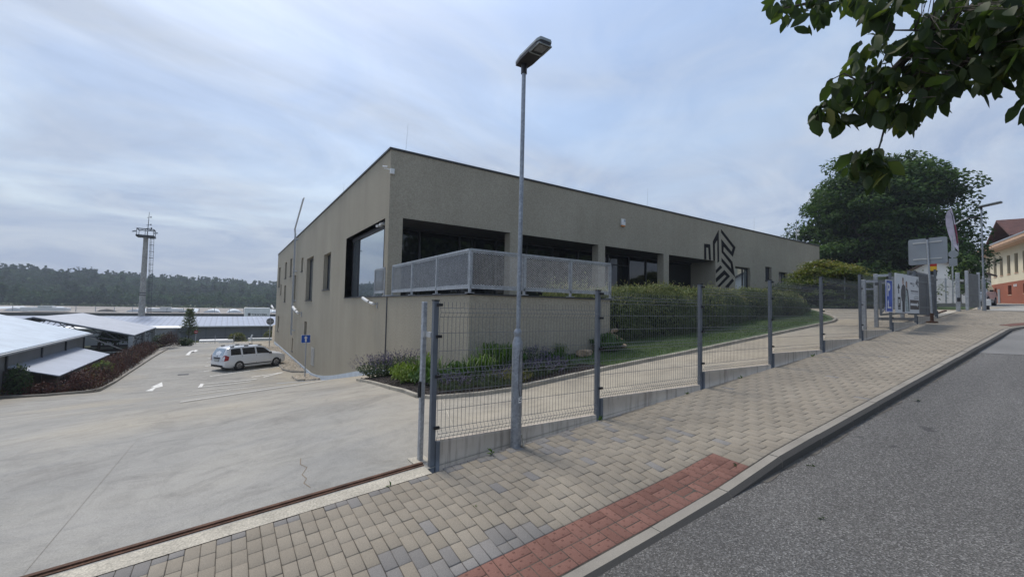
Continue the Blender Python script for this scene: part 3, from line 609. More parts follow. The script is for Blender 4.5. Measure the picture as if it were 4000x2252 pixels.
for y in (15.45, 15.85):
    mb = MB(); mb.tube([(X0+.12, y, ZF-.14), (X0-.1, y-.12, ZF-.2)], .05, 10); mb.tube([(X0+.12, y, ZF-.14), (X0+.15, y, ZF-.04)], .025, 6); mb.build('housing', MT['white'], t)
t = thing('facade_camera', 'small dark bracket camera near the right end of the street facade', 'camera', (39.74, YB, 4.37))
mb = MB(); mb.bar((39.74, YB, 4.37), (39.74, YB-.3, 4.37), .05, .05); mb.build('arm', MT['dark'], t); mb = MB(); mb.tube([(39.6, YB-.3, 4.3), (39.9, YB-.34, 4.4)], .06, 8); mb.build('housing', MT['dark'], t)
t = thing('wall_ladder', 'long galvanised access ladder fixed up the left wall', 'ladder', (X0, 38.5, -2.6))
for y in (38.2, 38.75):
    mb = MB(); mb.bar((X0-.22, y, -2.6), (X0-.22, y, 5.6), .05, .07); mb.bar((X0-.22, y, 5.6), (X0-.3, y-.25, 6.0), .05, .06); mb.bar((X0-.3, y-.25, 6.0), (X0-.05, y-2.6, 8.1), .06, .07); mb.build('rail', MT['galv'], t)
for k in range(27):
    mb = MB(); mb.bar((X0-.22, 38.22, -2.45+k*.3), (X0-.22, 38.73, -2.45+k*.3), .03, .03); mb.build('rung', MT['galv'], t)
for z in (-2.2, .2, 2.6, 5.2):
    mb = MB(); mb.bar((X0-.2, 38.2, z), (X0, 38.1, z), .05, .06); mb.bar((X0-.2, 38.75, z), (X0, 38.8, z), .05, .06); mb.build('bracket', MT['galv'], t)
rods = [((X0+.7, YB+.5), 1.25, 'lightning rod on the roof at the near front corner'), ((X0+.4, 24.2), 1.1, 'lightning rod on the left roof edge before the ladder'), ((18.9, YB+.4), 1.2, 'lightning rod above the front edge past the alarm box'), ((30.4, YB+.4), 1.1, 'lightning rod above the front edge past the emblem'), ((X0+.4, 50), 1.1, 'lightning rod at the far end of the left roof edge')]
for (x, y), h, lab in rods:
    t = thing('lightning_rod', lab, 'lightning rod', (x, y, ZR), 0, 'thin lightning rods along the roof edge')
    mb = MB(); mb.tube([(x, y, ZR+.1), (x+.06, y, ZR+h)], [.0045, .0025], 5); mb.build('rod', MT['coping'], t); mb = MB(); mb.lathe([(0, 0), (.07, 0), (.07, .1), (.02, .16), (0, .16)], (x, y, ZR), 8); mb.build('foot', MT['coping'], t)
t = thing('roof_antenna', 'white pole antenna with small arms at the right end of the roof', 'antenna', (37.2, YB+.5, ZR))
mb = MB(); mb.tube([(37.2, YB+.5, ZR), (37.2, YB+.5, ZR+1.9)], .035, 6); mb.build('mast', MT['galv'], t); mb = MB()
for z in (.7, 1.0): mb.bar((37.0, YB+.5, ZR+z), (37.5, YB+.5, ZR+z+.05), .05, .05); mb.lathe([(0, 0), (.1, 0), (.1, .12), (0, .12)], (37.5, YB+.5, ZR+z), 8)
mb.build('arms', MT['white'], t)
# ---------------------------------------------------------------- lawn, planting bed, gravel, painted markings
lawn = [(7.25, 6.72), (10, 6.62), (14, 6.62), (17.9, 6.62), (19.1, 6.63), (20.0, 6.83), (21.05, 7.3), (23.4, 8.6), (26.8, 10.95), (29.5, 13.0), (31, 14.6), (9.1, 14.6), (9.1, 8.52), (6.75, 8.51), (6.85, 7.6)]
lz = lambda X, Y: sx(X)+.05+.03*max(0, Y-8)
drape('lawn', lawn, lz, .0, MT['lawn'], 1.0)
kerb_line('lawn_edging', [(4.5, 6.53), (7.2, 6.60), (10, 6.52), (14, 6.52), (17.9, 6.52), (19.15, 6.53), (20.1, 6.74), (21.2, 7.2), (23.5, 8.5), (26.9, 10.85), (29.6, 12.9)][::-1], .09, .075, MT['edging'], sx if False else (lambda X, Y: sx(X)), .5, -.15, .012)
kerb_line('bed_edging', [(2.86, 11.5), (2.80, 8.6), (2.90, 7.4), (3.12, 7.05), (3.85, 6.68), (4.5, 6.53)][::-1], .08, .06, MT['edging'], lambda X, Y: yard_z(X, Y), .5, -.15, .012)
bed = [(2.96, 11.4), (2.9, 8.62), (3.0, 7.45), (3.2, 7.15), (3.9, 6.78), (4.55, 6.63), (7.2, 6.7), (6.85, 7.6), (6.7, 8.505), (4.55, 8.505), (4.54, 11.6)]
bz = lambda X, Y: float(yard_z(min(X, 4.6), Y)) if Y > 8 and X <= 4.6 else float(sx(X))
drape('planting_bed', bed, bz, .045, MT['soil'], .5)
def poly_in(poly, P):
    x, y = P[:, 0], P[:, 1]; c = np.zeros(len(P), bool); n = len(poly)
    for i in range(n):
        (xa, ya), (xb, yb) = poly[i], poly[i-1]
        k = ((ya > y) != (yb > y)) & (x < (xb-xa)*(y-ya)/((yb-ya) if yb != ya else 1e-9)+xa); c ^= k
    return c
def scatter(poly, n):
    a = np.array(poly); lo, hi = a.min(0), a.max(0); P = rng.uniform(lo, hi, (int(n*4), 2)); P = P[poly_in(poly, P)]; return P[:n]
def chips(name, poly, n, size, zf, dz, mats, lab, flat=.35):
    P = scatter(poly, n); V = []; F = []; base = np.array([(-1, -1, -1), (1, -1, -1), (1, 1, -1), (-1, 1, -1), (-.7, -.7, 1), (.7, -.6, 1), (.6, .7, 1), (-.7, .6, 1)])
    q = np.array([(0, 1, 5, 4), (1, 2, 6, 5), (2, 3, 7, 6), (3, 0, 4, 7), (4, 5, 6, 7)])
    for i, (x, y) in enumerate(P):
        s = size*random.uniform(.5, 1.3); a = random.uniform(0, 6.3); b = base*np.array([s, s*random.uniform(.4, .9), s*flat])*(1+.25*rng.normal(size=(8, 3)))
        ca, sa = math.cos(a), math.sin(a); b = np.stack([b[:, 0]*ca-b[:, 1]*sa+x, b[:, 0]*sa+b[:, 1]*ca+y, b[:, 2]+float(zf(x, y))+dz+s*flat*.5], 1)
        V.append(b); F.append(q+8*i)
    return tag(mesh_np(name, np.concatenate(V), np.concatenate(F), mats), kind='stuff', label=lab)
chips('bark_mulch', bed, 2600, .024, bz, .045, MT['soil'], 'dark bark mulch of the planting bed')
chips('gravel', [(3.38, 50.4), (3.32, 36), (3.36, 33.2), (4.3, 31.5), (4.5, 31.5), (4.5, 50.4)], 5200, .075, lambda x, y: GZ, .03, MT['pebble'], 'pale pebbles along the foot of the left wall', .7)
chips('gravel', [(3.55, 29.8), (3.5, 26.8), (4.5, 26.0), (4.5, 30.3), (4.2, 30.2)], 1500, .07, lambda x, y: ys((x, y)), .03, MT['pebble'], 'pale pebbles round the blue sign post', .7)
kerb_line('gravel_edging', [(3.3, 50.4), (3.24, 36), (3.3, 33.1), (3.7, 31.9), (4.5, 31.35)][::-1], .09, .1, MT['kerb'], lambda X, Y: yard_z(X, Y), 1., -.1)
kerb_line('gravel_edging', [(4.5, 30.4), (3.5, 29.9), (3.43, 26.75), (3.7, 26.3)][::-1], .09, .1, MT['kerb'], lambda X, Y: yard_z(X, Y), .6, -.1)
gp = scatter([(7.25, 6.75), (20, 6.95), (23, 8.6), (24, 9.6), (12, 9.2), (7, 8.6)], 30000)
gz = np.array([lz(x, y) for x, y in gp]); n = len(gp); a = rng.uniform(0, 6.28, n); h = rng.uniform(.02, .055, n); w = .006
V = np.stack([np.c_[gp[:, 0]-w*np.cos(a), gp[:, 1]-w*np.sin(a), gz], np.c_[gp[:, 0]+w*np.cos(a), gp[:, 1]+w*np.sin(a), gz], np.c_[gp[:, 0]+.02*rng.normal(size=n), gp[:, 1]+.02*rng.normal(size=n), gz+h]], 1).reshape(-1, 3)
tag(mesh_np('grass', V, np.arange(3*n).reshape(-1, 3), FOL['grass'], lv=np.repeat(rng.uniform(0, 1, n), 3)), kind='stuff', label='short mown grass of the lawn')
def strip(a, b, w):
    a, b = np.array(a), np.array(b); d = (b-a)/np.linalg.norm(b-a); nn = np.array([-d[1], d[0]])*w/2
    return [tuple(a+nn), tuple(a-nn), tuple(b-nn), tuple(b+nn)]
Lz = lambda X, Y: yard_z(X, Y)
lines = [((-1.16, 34.83), (3.3, 37.7)), ((-.75, 32.42), (3.24, 35.02)), ((1.38, 30.97), (3.22, 32.2)), ((2.01, 30.65), (3.22, 32.18)), ((-1.19, 37.5), (3.2, 40.3)), ((-1.2, 40.0), (3.2, 42.9)), ((-1.21, 42.65), (3.2, 45.5)), ((-1.25, 45.14), (3.2, 48)),
         ((-1.22, 24.79), (1.23, 25.79)), ((-1.1, 27.6), (1.3, 28.9)), ((-.95, 29.3), (1.6, 29.9)), ((-.82, 19.51), (1.75, 23.1)), ((-1.06, 18.54), (1.96, 23.36)), ((-.86, 12.92), (1.85, 13.51)), ((1.85, 13.51), (2.6, 14.2))]
for k, (a, b) in enumerate(lines): drape('road_marking', strip(a, b, .13), Lz, (.008 if a[1] > 30 else .022)+.0005*k, MT['roadpaint'], .8)
drape('road_marking', [(-1.15, 27.6), (-.98, 27.6), (-.95, 29.6), (-1.12, 29.6)], Lz, .012, MT['roadpaint'])
drape('road_marking', [(-3.27, 28.0), (-2.98, 27.75), (-3.02, 29.75), (-2.76, 29.65), (-2.95, 31.24), (-3.26, 29.66), (-3.12, 29.7)], Lz, .006, MT['roadpaint'], .5)
drape('road_marking', [(-2.87, 45.85), (-2.6, 45.74), (-2.62, 48.6), (-2.44, 49.05), (-2.38, 48.4), (-2.17, 49.75), (-2.41, 50.5), (-2.45, 49.95), (-2.64, 49.9), (-2.8, 48.9)], Lz, .006, MT['roadpaint'], .5)
drape('kerb_paint', [(2.32, 25.6), (4.4, 26.0), (4.4, 26.25), (2.3, 25.95)], Lz, .01, MT['insul'], .5)
cr = [(.795, 5.65), (.765, 5.45), (.815, 5.3), (.74, 5.12), (.765, 4.98), (.725, 4.88), (.765, 4.72)]
drape('pavement_crack', [(x-.004, y) for x, y in cr]+[(x+.004, y) for x, y in cr[::-1]], Lz, .003, MT['crack'], .5)
drape('expansion_joint', strip((-1.16, 4.6), (-1.0, 8.2), .005), Lz, .003, MT['kerb'], .5)
drape('expansion_joint', strip((2.4, 4.6), (3.2, 6.9), .010), Lz, .003, MT['strip'], .5)
mb = MB(); z = GZ+.012
mb.box(-2.45, 33.6, GZ-.05, -1.9, 34.15, GZ+.006)
for k in range(5): mb.box(-2.40+k*.1, 33.64, GZ-.02, -2.36+k*.1, 34.1, z)
tag(mb.build('drain_grate', MT['dark']), 'dark drain grate in the concrete yard before the white car', 'drain')
# ---------------------------------------------------------------- mesh fence along the pavement
def fpt(k): return 1.926+2.52*k, 4.4-.0106*k
fence = thing('mesh_fence', 'grey welded wire fence stepping up the slope on a concrete plinth', 'fence', (1.926, 4.4, -1.758))
PH = 1.50
def wire_panel():
    m = MB(); L = 2.44; r = .0026
    zz = [(0, 0), (.03, 0), (.08, .035), (.13, 0), (.68, 0), (.73, .035), (.78, 0), (1.36, 0), (1.41, .035), (1.46, 0), (1.50, 0), (1.53, 0)]
    for i in range(50):
        x = .0+L*i/49; m.tube([(x, -y, z) for z, y in zz], r, 4, False)
    for z in (.03, .13, .33, .53, .68, .78, .98, 1.18, 1.36, 1.46): m.tube([(0, .004, z), (L, .004, z)], r*1.15, 4, False)
    for z in (.08, .73, 1.41): m.tube([(0, -.033, z), (L, -.033, z)], r*1.15, 4, False)
    return m
wp = None; pp = None
for k in range(9):
    x, y = fpt(k); z = -1.758+.2097*k
    if pp is None:
        m = MB(); m.bbox(-.03, -.03, -.25, .03, .03, 1.81, .004); pp = m.build('post', MT['post'], fence, local=True)
        m = MB(); m.box(-.034, -.034, 1.811, .034, .034, 1.826); m.build('cap', MT['dark'], pp, local=True)
        for zz in (.42, .98, 1.42, 1.77): m = MB(); m.bbox(.0, -.058, zz-.016, .065, -.0305, zz+.016, .004); m.build('clip', MT['dark'], pp, local=True)
        m = MB(); m.box(.031, -.05, -.2, .075, .03, .27); m.build('plinth_holder', MT['post'], pp, local=True); p = pp
    else: p = copy_tree(pp, fence)
    p.location = (x-1.926, y-4.4, z+1.758); p.rotation_euler = (0, 0, random.uniform(-.01, .01))
    if k < 8:
        if wp is None: wp = wire_panel().build('wire_panel', MT['wire'], fence, local=True); q = wp
        else: q = wp.copy(); COL.objects.link(q)
        q.location = (x+.04-1.926, y-4.4-.034, z+.275+1.758)
        m = MB(); xa, xb = x+.034, x+2.52-.034; m.add([(xa, y-.03, z-.3), (xb, y-.04, z-.1), (xb, y+.03, z-.1), (xa, y+.03, z-.3), (xa, y-.03, z+.255), (xb, y-.04, z+.235), (xb, y+.03, z+.235), (xa, y+.03, z+.255), (xa, y-.022, z+.275), (xb, y-.03, z+.255), (xb, y+.03, z+.255), (xa, y+.03, z+.275)],
            [(0, 1, 5, 4), (1, 2, 6, 5), (3, 0, 4, 7), (2, 3, 7, 6), (4, 5, 9, 8), (8, 9, 10, 11), (5, 6, 10, 9), (7, 4, 8, 11)]); m.build('plinth', MT['plinth'], fence)
# gate post left of the fence
t = thing('gate_post', 'galvanised gate post with a black rubber stop at the yard entrance', 'gate post', (1.888, 4.63, -1.77))
m = MB(); m.bbox(1.863, 4.60, -1.9, 1.913, 4.66, .045, .005); m.build('post', MT['galv'], t)
m = MB(); m.bbox(1.826, 4.58, -1.04, 1.862, 4.62, -.86, .012); m.build('rubber_stop', MT['dark'], t)
m = MB(); m.box(1.895, 4.45, -.355, 1.945, 4.595, -.30); m.box(1.868, 4.585, -.36, 1.908, 4.599, -.29); m.build('latch_plate', MT['edge'], t)
m = MB(); m.box(1.78, 4.54, -1.80, 1.98, 4.74, -1.752); m.build('footing', MT['strip'], t)
# ---------------------------------------------------------------- street lamps
def lamp(name, lab, x, y, zb, H, yaw, group, arm=1.0, r=.062, lean=0.):
    t = thing(name, lab, 'street lamp', (x, y, zb), 0, group)
    lx = lambda h: x+lean*h
    m = MB(); m.lathe([(.065, -.1), (.065, 1.20), (.063, 1.26), (.042, 1.325), (.041, 1.35), (.047, 1.365), (.047, 1.40), (.03, 1.43)], (x, y, zb), 24); b = m.build('base_tube', MT['pole'], t, auto=40)
    m = MB()
    for k in range(2): m.lathe([(.0885, .62), (.0895, .62), (.0895, 1.2), (.0885, 1.2)], (x, y, zb), 3)
    m = MB(); tilt = [(lx(h), y, zb+h) for h in (1.42, H*.5, H)]
    m.tube(tilt, [.028, .0275, .026], 16); m.build('pole', MT['pole'], t, auto=60)
    return t, (lx(H), y, zb+H)
t, tp = lamp('street_lamp', 'tall galvanised street lamp standing in front of the wire fence', 2.954, 4.262, -1.69, 4.71, 0, 'galvanised street lamps', lean=.004)
# inspection door facing the street
m = MB(); a0 = R(-104); a1 = R(-42)
def cyl(a, h, rr=.0663): return (2.954+rr*math.cos(a), 4.262+rr*math.sin(a), -1.69+h)
out = [(a0+(a1-a0)*(.5-.5*math.cos(q)), .90+.27*math.copysign(min(1, abs(math.sin(q))*1.15)**.6, math.sin(q))) for q in np.linspace(0, 2*PI, 40)]
m.tube([cyl(a, h, .0653) for a, h in out], .0035, 4, False); m.build('inspection_door', MT['dark'], t)
m = MB(); m.lathe([(0, 0), (.008, 0), (.008, .004), (0, .004)], (0, 0, 0), 8); m.v = [tuple(np.array(cyl(R(-58), 1.10, .066))+np.array([vx*.8, vz-.0, vy])) for vx, vy, vz in m.v]; m.build('lock', MT['dark'], t)
m = MB()
for k in range(6): m.quad(cyl(a0+.02+(.85)*k/6, .545), cyl(a0+.02+.85*(k+1)/6, .545), cyl(a0+.02+.85*(k+1)/6, .61), cyl(a0+.02+.85*k/6, .61))
s = m.build('sticker', MT['white'], t); m = MB()
for zz, a, b in ((.568, .1, .62), (.594, .25, .8)):
    for k in range(4): m.quad(cyl(a0+a+(b-a)*k/4, zz-.006, .0668), cyl(a0+a+(b-a)*(k+1)/4, zz-.006, .0668), cyl(a0+a+(b-a)*(k+1)/4, zz+.006, .0668), cyl(a0+a+(b-a)*k/4, zz+.006, .0668))
m.build('print', MT['ptext'], s)
m = MB(); m.tube([cyl(R(-35), .16, .07), cyl(R(-30), .1, .09), cyl(R(-38), .02, .095)], .012, 6); m.build('earth_wire', MT['strip'], t)
def lamp_head(parent, tip, d, L=.62, W=.25, tilt=.22):
    """flat LED head with a rounded far end, pointing along d"""
    d = unit(np.array([d[0], d[1], tilt])); s = unit(np.cross(d, (0, 0, 1))); u = np.cross(s, d); tip = np.array(tip)
    def fr(a, b, c): return tip+d*a+s*b+u*c
    def outline(k, w): return [(-.08*1, -w*.40), (.05, -w*.5), (L*.9-.02, -w*.5), (L*.98, -w*.40), (L+k, -w*.25), (L+k, w*.25), (L*.98, w*.40), (L*.9-.02, w*.5), (.05, w*.5), (-.08, w*.40)]
    m = MB(); m.prism(outline(0, W), fr, .02, .045); m.prism(outline(-.01, W*.9), fr, .0451, .06); m.build('top_cover', MT['lamptop'], parent)
    m = MB(); m.prism([(a*.985, b*.97) for a, b in outline(0, W)], fr, -.012, .0195); b = m.build('housing', MT['lampbody'], parent)
    m = MB(); m.prism([(.32, -.06), (L-.05, -.06), (L-.05, .06), (.32, .06)], fr, -.0165, -.0125); m.build('lens', MT['lens'], b)
    m = MB()
    for q in (((.27, -.085), (.27, .085)), ((.27, .085), (L-.02, .085)), ((L-.02, .085), (L-.02, -.085)), ((L-.02, -.085), (.27, -.085))): m.bar(fr(*q[0], -.016), fr(*q[1], -.016), .016, .012)
    m.build('lens_frame', MT['lamptop'], b)
    m = MB(); m.tube([tip+np.array([0, 0, -.13]), tip+np.array([0, 0, -.005])], .038, 16); m.build('collar', MT['lampbody'], parent)
lamp_head(t, np.array(tp)+np.array([0, 0, .05]), (-.08, -1.), .50, .20, .0)
t, tp = lamp('street_lamp', 'galvanised street lamp on the far pavement beside the upper gate', 26.97, 3.77, .30, 4.35, 0, 'galvanised street lamps')
lamp_head(t, np.array(tp)+np.array([0, 0, .1]), (-.1, -1.), .62, .25, .12)
q_ = .84
t = thing('street_lamp', 'slender street lamp with curved arm behind the pale feather flag', 'street lamp', (45.5, 7.8, .8), 0, 'galvanised street lamps')
m = MB(); m.tube([(54.2*q_, 9.3*q_, .7), (54.2*q_, 9.3*q_, 7.6*q_)], [.09, .05], 10); m.tube([(54.2*q_, 9.3*q_, 7.55*q_), (54.21*q_, 9.2*q_, 8.25*q_), (54.25*q_, 8.85*q_, 8.55*q_), (54.3*q_, 8.35*q_, 8.72*q_)], .04, 8); m.build('pole', MT['galv'], t)
m = MB(); m.bar((54.3*q_, 8.4*q_, 8.73*q_), (54.45*q_, 7.83*q_, 8.78*q_), .24, .09); m.build('head', MT['lampbody'], t)
# ---------------------------------------------------------------- lettering
def text(name, s, size, mat_, parent, origin, ux, uz, align='LEFT', bold=0., sx_=1., depth=.002):
    cu = bpy.data.curves.new(name, 'FONT'); cu.body = s; cu.size = size; cu.align_x = align; cu.offset = bold; cu.extrude = depth
    tmp = bpy.data.objects.new(name, cu); COL.objects.link(tmp)
    me = bpy.data.meshes.new_from_object(tmp.evaluated_get(bpy.context.evaluated_depsgraph_get()))
    bpy.data.objects.remove(tmp); me.materials.clear(); me.materials.append(mat_)
    ux, uz, o0 = np.array(ux, float), np.array(uz, float), np.array(origin, float); nn = np.cross(ux, uz); w = np.array(wloc(parent))
    v = np.empty(len(me.vertices)*3, np.float32); me.vertices.foreach_get('co', v); v = v.reshape(-1, 3)
    me.vertices.foreach_set('co', (o0-w+v[:, :1]*sx_*ux+v[:, 1:2]*uz+v[:, 2:]*nn).astype(np.float32).ravel()); me.update()
    o = bpy.data.objects.new(name, me); COL.objects.link(o); o.parent = parent; return o
EX, EY, EZ = (1, 0, 0), (0, 1, 0), (0, 0, 1)
# ---------------------------------------------------------------- banner, billboard and road signs along the upper fence
t = thing('parking_banner', 'tall blue parking banner with white P tied to the fence', 'banner', (16.7, 4.28, .1))
def fb(x, z, d=0): return (x, 4.285-d, z)
m = MB(); m.prism([(16.40, .085), (17.0, .085), (17.02, 1.07), (16.42, 1.06)], lambda u, w, d: (u, 4.292-d, w), 0, .012); m.build('sheet', MT['bluebanner'], t)
m = MB()
for a, b in (((16.41, .095), (16.99, .095)), ((16.42, 1.05), (17.01, 1.06)), ((16.415, .09), (16.43, 1.055)), ((16.99, .09), (17.01, 1.06))): m.bar(fb(*a, .008), fb(*b, .008), .016, .022)
m.build('border', MT['white2'], t)
text('letter', 'P', .55, MT['white'], t, (16.52, 4.275, .58), EX, EZ, bold=.012)
m = MB(); m.prism([(16.55, .20), (16.86, .20), (16.86, .245), (16.63, .245), (16.63, .36), (16.66, .36), (16.60, .46), (16.54, .36), (16.57, .36), (16.57, .245), (16.55, .245)], lambda u, w, d: (u, 4.279-d, w), 0, .006); m.build('arrow', MT['white'], t)
t = thing('billboard', 'white billboard showing two people, an arrow and a P, fixed to the fence', 'billboard', (18.4, 4.2, .07))
m = MB(); m.box(17.2, 4.235, .07, 19.6, 4.27, 1.31); m.build('board', MT['white2'], t)
def fbb(u, w, d): return (17.2+u*2.4, 4.2345-d, .07+w*1.24)
m = MB(); m.prism([(.05, .62), (.10, .74), (.155, .62), (.115, .62), (.115, .49), (.085, .49), (.085, .62)], fbb, 0, .003); m.build('arrow', MT['print'], t)
m = MB(); m.prism([(.06, .14), (.165, .14), (.165, .40), (.06, .40)], fbb, 0, .003); k = m.build('parking_box', MT['print'], t)
text('letter', 'P', .27, MT['white'], t, (17.2+.075*2.4, 4.23, .07+.19*1.24), EX, EZ, bold=.006)
m = MB(); m.prism([(.06, .09), (.165, .09), (.165, .125), (.06, .125)], fbb, 0, .003); m.build('bar', MT['print'], t)
pf = part('printed_figures', t)
m = MB(); m.prism([(.22, .30), (.36, .30), (.385, .45), (.39, .62), (.37, .70), (.31, .74), (.24, .70), (.20, .58), (.19, .45)], fbb, 0, .002); m.prism([(.42, .04), (.54, .04), (.54, .30), (.50, .60), (.45, .66), (.41, .62), (.38, .30)], fbb, 0, .0016); m.build('coats', MT['cloth'], pf)
m = MB(); m.prism([(.38, .04), (.50, .04), (.49, .30), (.46, .52), (.43, .60), (.405, .58), (.37, .30)], fbb, .002, .0035); m.build('pale_coat', MT['cloth2'], pf)
m = MB()
for cx, cy in ((.285, .80), (.43, .74)): m.prism([(cx+.028*math.cos(q), cy+.075*math.sin(q)) for q in np.linspace(0, 2*PI, 14)[:-1]], fbb, 0, .003)
m.build('faces', MT['skin'], pf)
m = MB(); m.prism([(.258, .83), (.312, .83), (.305, .90), (.285, .92), (.265, .90)], fbb, .003, .0042); m.prism([(.40, .62), (.418, .64), (.412, .78), (.43, .80), (.45, .77), (.448, .62), (.465, .60), (.462, .80), (.43, .84), (.398, .80)], fbb, .003, .0042); m.build('hair', MT['hair'], pf)
m = MB(); m.prism([(.24, .02), (.34, .02), (.35, .30), (.24, .30)], fbb, 0, .0018); m.build('legs', MT['print'], pf)
m = MB(); m.prism([(.58, .10), (.985, .10), (.985, .355), (.58, .355)], fbb, 0, .0022); m.build('dark_panel', MT['printbrown'], t)
m = MB(); m.prism([(.59, .205), (.90, .205), (.90, .17), (.96, .235), (.90, .30), (.90, .265), (.59, .265)], fbb, .0023, .004); m.build('white_arrow', MT['white2'], t)
text('print', 'CZ', .15, MT['printgrey'], t, (17.2+.715*2.4, 4.232, .07+.725*1.24), EX, EZ, sx_=.85)
for q, (a, b, z, h) in enumerate(((.60, .70, .765, .05), (.62, .965, .57, .045), (.63, .965, .525, .012), (.80, .97, .455, .014), (.75, .97, .42, .014), (.76, .97, .385, .014))):
    m = MB(); x = a                                 # lines of small print, too small to read in the photo
    while x < b: w = random.uniform(.012, .03); m.prism([(x, z), (min(x+w, b), z), (min(x+w, b), z+h), (x, z+h)], fbb, 0, .002); x += w+.006
    m.build('small_print', MT['printgrey'], t)
m = MB()                                            # small emblem print, the same mark as on the wall
for p in EM[:4]: m.prism([(.855+(u-23.68)*.038, .70+(w-2.25)*.085) for u, w in p], fbb, 0, .003)
m.build('emblem', MT['print'], t)
m = MB(); m.box(17.25, 4.27, .2, 17.3, 4.36, 1.2); m.box(19.5, 4.27, .2, 19.55, 4.36, 1.2); m.build('brackets', MT['galv'], t)
t = thing('road_sign', 'large rectangular road sign seen from its bare metal back on the pavement', 'road sign', (20.38, 4.1, -.23))
m = MB()
def rr(w, h, r): return [(sgx*(w-r)+r*math.cos(q), sgz*(h-r)+r*math.sin(q)) for sgx, sgz, a in ((1, 1, 0), (-1, 1, PI/2), (-1, -1, PI), (1, -1, 1.5*PI)) for q in np.linspace(a, a+PI/2, 5)]
m.prism(rr(.5, .46, .06), lambda u, w, d: (20.34+d, 4.15+u, 2.26+w-.012*u), 0, .02); m.build('panel', MT['signback'], t)
m = MB(); m.tube([(20.27, 4.06, -.25), (20.30, 4.14, 2.68)], .03, 12); m.build('pole', MT['galv'], t)
for z in (2.575, 1.995): m = MB(); m.bar((20.325, 3.78, z), (20.325, 4.52, z-.01), .03, .04); m.build('bracket', MT['edge'], t)
m = MB(); m.tube([(20.30, 4.14, 2.67), (20.30, 4.14, 2.72)], .036, 10); m.build('cap', MT['dark'], t)
m = MB(); m.lathe([(0, 0), (.16, 0), (.15, .04), (.05, .05), (.045, .32), (0, .32)], (20.27, 4.06, -.235), 16); m.build('base', MT['rust'], t)
t = thing('road_sign', 'octagonal and square sign backs on one pole beyond the upper gate', 'road sign', (37.44, 6.5, .6))
m = MB(); m.prism([(.24*math.cos(q), .24*math.sin(q)) for q in np.arange(8)*PI/4+PI/8], lambda u, w, d: (37.40+d, 6.46+u, 3.86+w), 0, .02); m.build('octagon', MT['signback'], t)
m = MB(); m.prism(rr(.19, .24, .03), lambda u, w, d: (37.40+d, 6.48+u, 3.36+w), 0, .02); m.build('square_plate', MT['signback'], t)
m = MB(); m.tube([(37.44, 6.54, .5), (37.44, 6.5, 5.0)], .04, 8); m.build('pole', MT['galv'], t)
t = thing('road_sign', 'blue one way sign with white arrow on a post at the left wall', 'road sign', (4.05, 28.5, -4.45))
m = MB(); m.tube([(4.05, 28.5, -4.55), (4.05, 28.6, -1.93)], .035, 10); m.build('post', MT['galv'], t)
d0 = np.array([.985, -.17, 0]); c0 = np.array([4.02, 28.54, -2.17])
fs = lambda u, w, d: tuple(c0+np.array([.985, .17, 0])*u+np.array([.17, -.985, 0])*d+np.array([0, 0, w]))
m = MB(); m.prism(rr(.275, .255, .04), fs, .0, .02); p = m.build('plate', MT['white'], t); m = MB(); m.prism(rr(.25, .23, .035), fs, .0202, .024); m.build('blue_field', MT['bluepaint'], p)
m = MB(); m.prism([(-.048, -.19), (.048, -.19), (.048, .05), (.11, .05), (0, .19), (-.11, .05), (-.048, .05)], fs, .0242, .028); m.build('arrow', MT['white'], p)
t = thing('road_sign', 'round grey sign back on a post at the far end of the gravel strip', 'road sign', (3.69, 50.35, GZ))
m = MB(); m.tube([(3.69, 50.35, GZ-.1), (3.69, 50.35, -1.55)], .045, 10); m.build('post', MT['galv'], t)
m = MB(); m.lathe([(0, 0), (.36, 0), (.36, .02), (0, .02)], (3.69, 50.42, -1.95), 28, ax=1); m.v = [(x, y, z) for x, y, z in m.v]; p = m.build('disc', MT['signback'], t)
m = MB(); m.box(3.42, 50.36, -1.82, 3.96, 50.42, -1.78); m.box(3.42, 50.36, -2.12, 3.96, 50.42, -2.08); m.build('bracket', MT['mast'], t)
t = thing('road_sign', 'round white sign with red rim on the far side of the upper gate', 'road sign', (33, 4.6, .45))
rx, ry, rz_ = at(3831, 1085, 52)
m = MB(); m.tube([(rx+.05, ry, .5), (rx+.05, ry, rz_+.3)], .03, 8); m.build('post', MT['galv'], t)
m = MB(); m.lathe([(0, -.012), (.3, -.012), (.3, .012), (0, .012)], (rx, ry, rz_), 24, ax=0); p = m.build('disc', MT['signred'], t); m = MB(); m.lathe([(0, -.018), (.22, -.018), (.22, .0), (0, .0)], (rx, ry, rz_), 24, ax=0); m.build('white_field', MT['white'], p)
m = MB(); m.box(rx-.02, ry-.3, rz_-.62, rx, ry+.3, rz_-.36); m.build('plate', MT['white'], t)
t = thing('road_sign', 'tiny no entry sign beside the young pine', 'road sign', (-3.2, 66, -5.2))
m = MB(); m.tube([(-3.2, 66, -5.4), (-3.2, 66, -3.5)], .04, 6); m.build('post', MT['galv'], t); m = MB(); m.lathe([(0, 0), (.2, 0), (.2, .03), (0, .03)], (-3.2, 65.95, -3.85), 20, ax=1); p = m.build('disc', MT['signred'], t); m = MB(); m.box(-3.33, 65.9, -3.89, -3.07, 65.94, -3.82); m.build('bar', MT['white'], p)
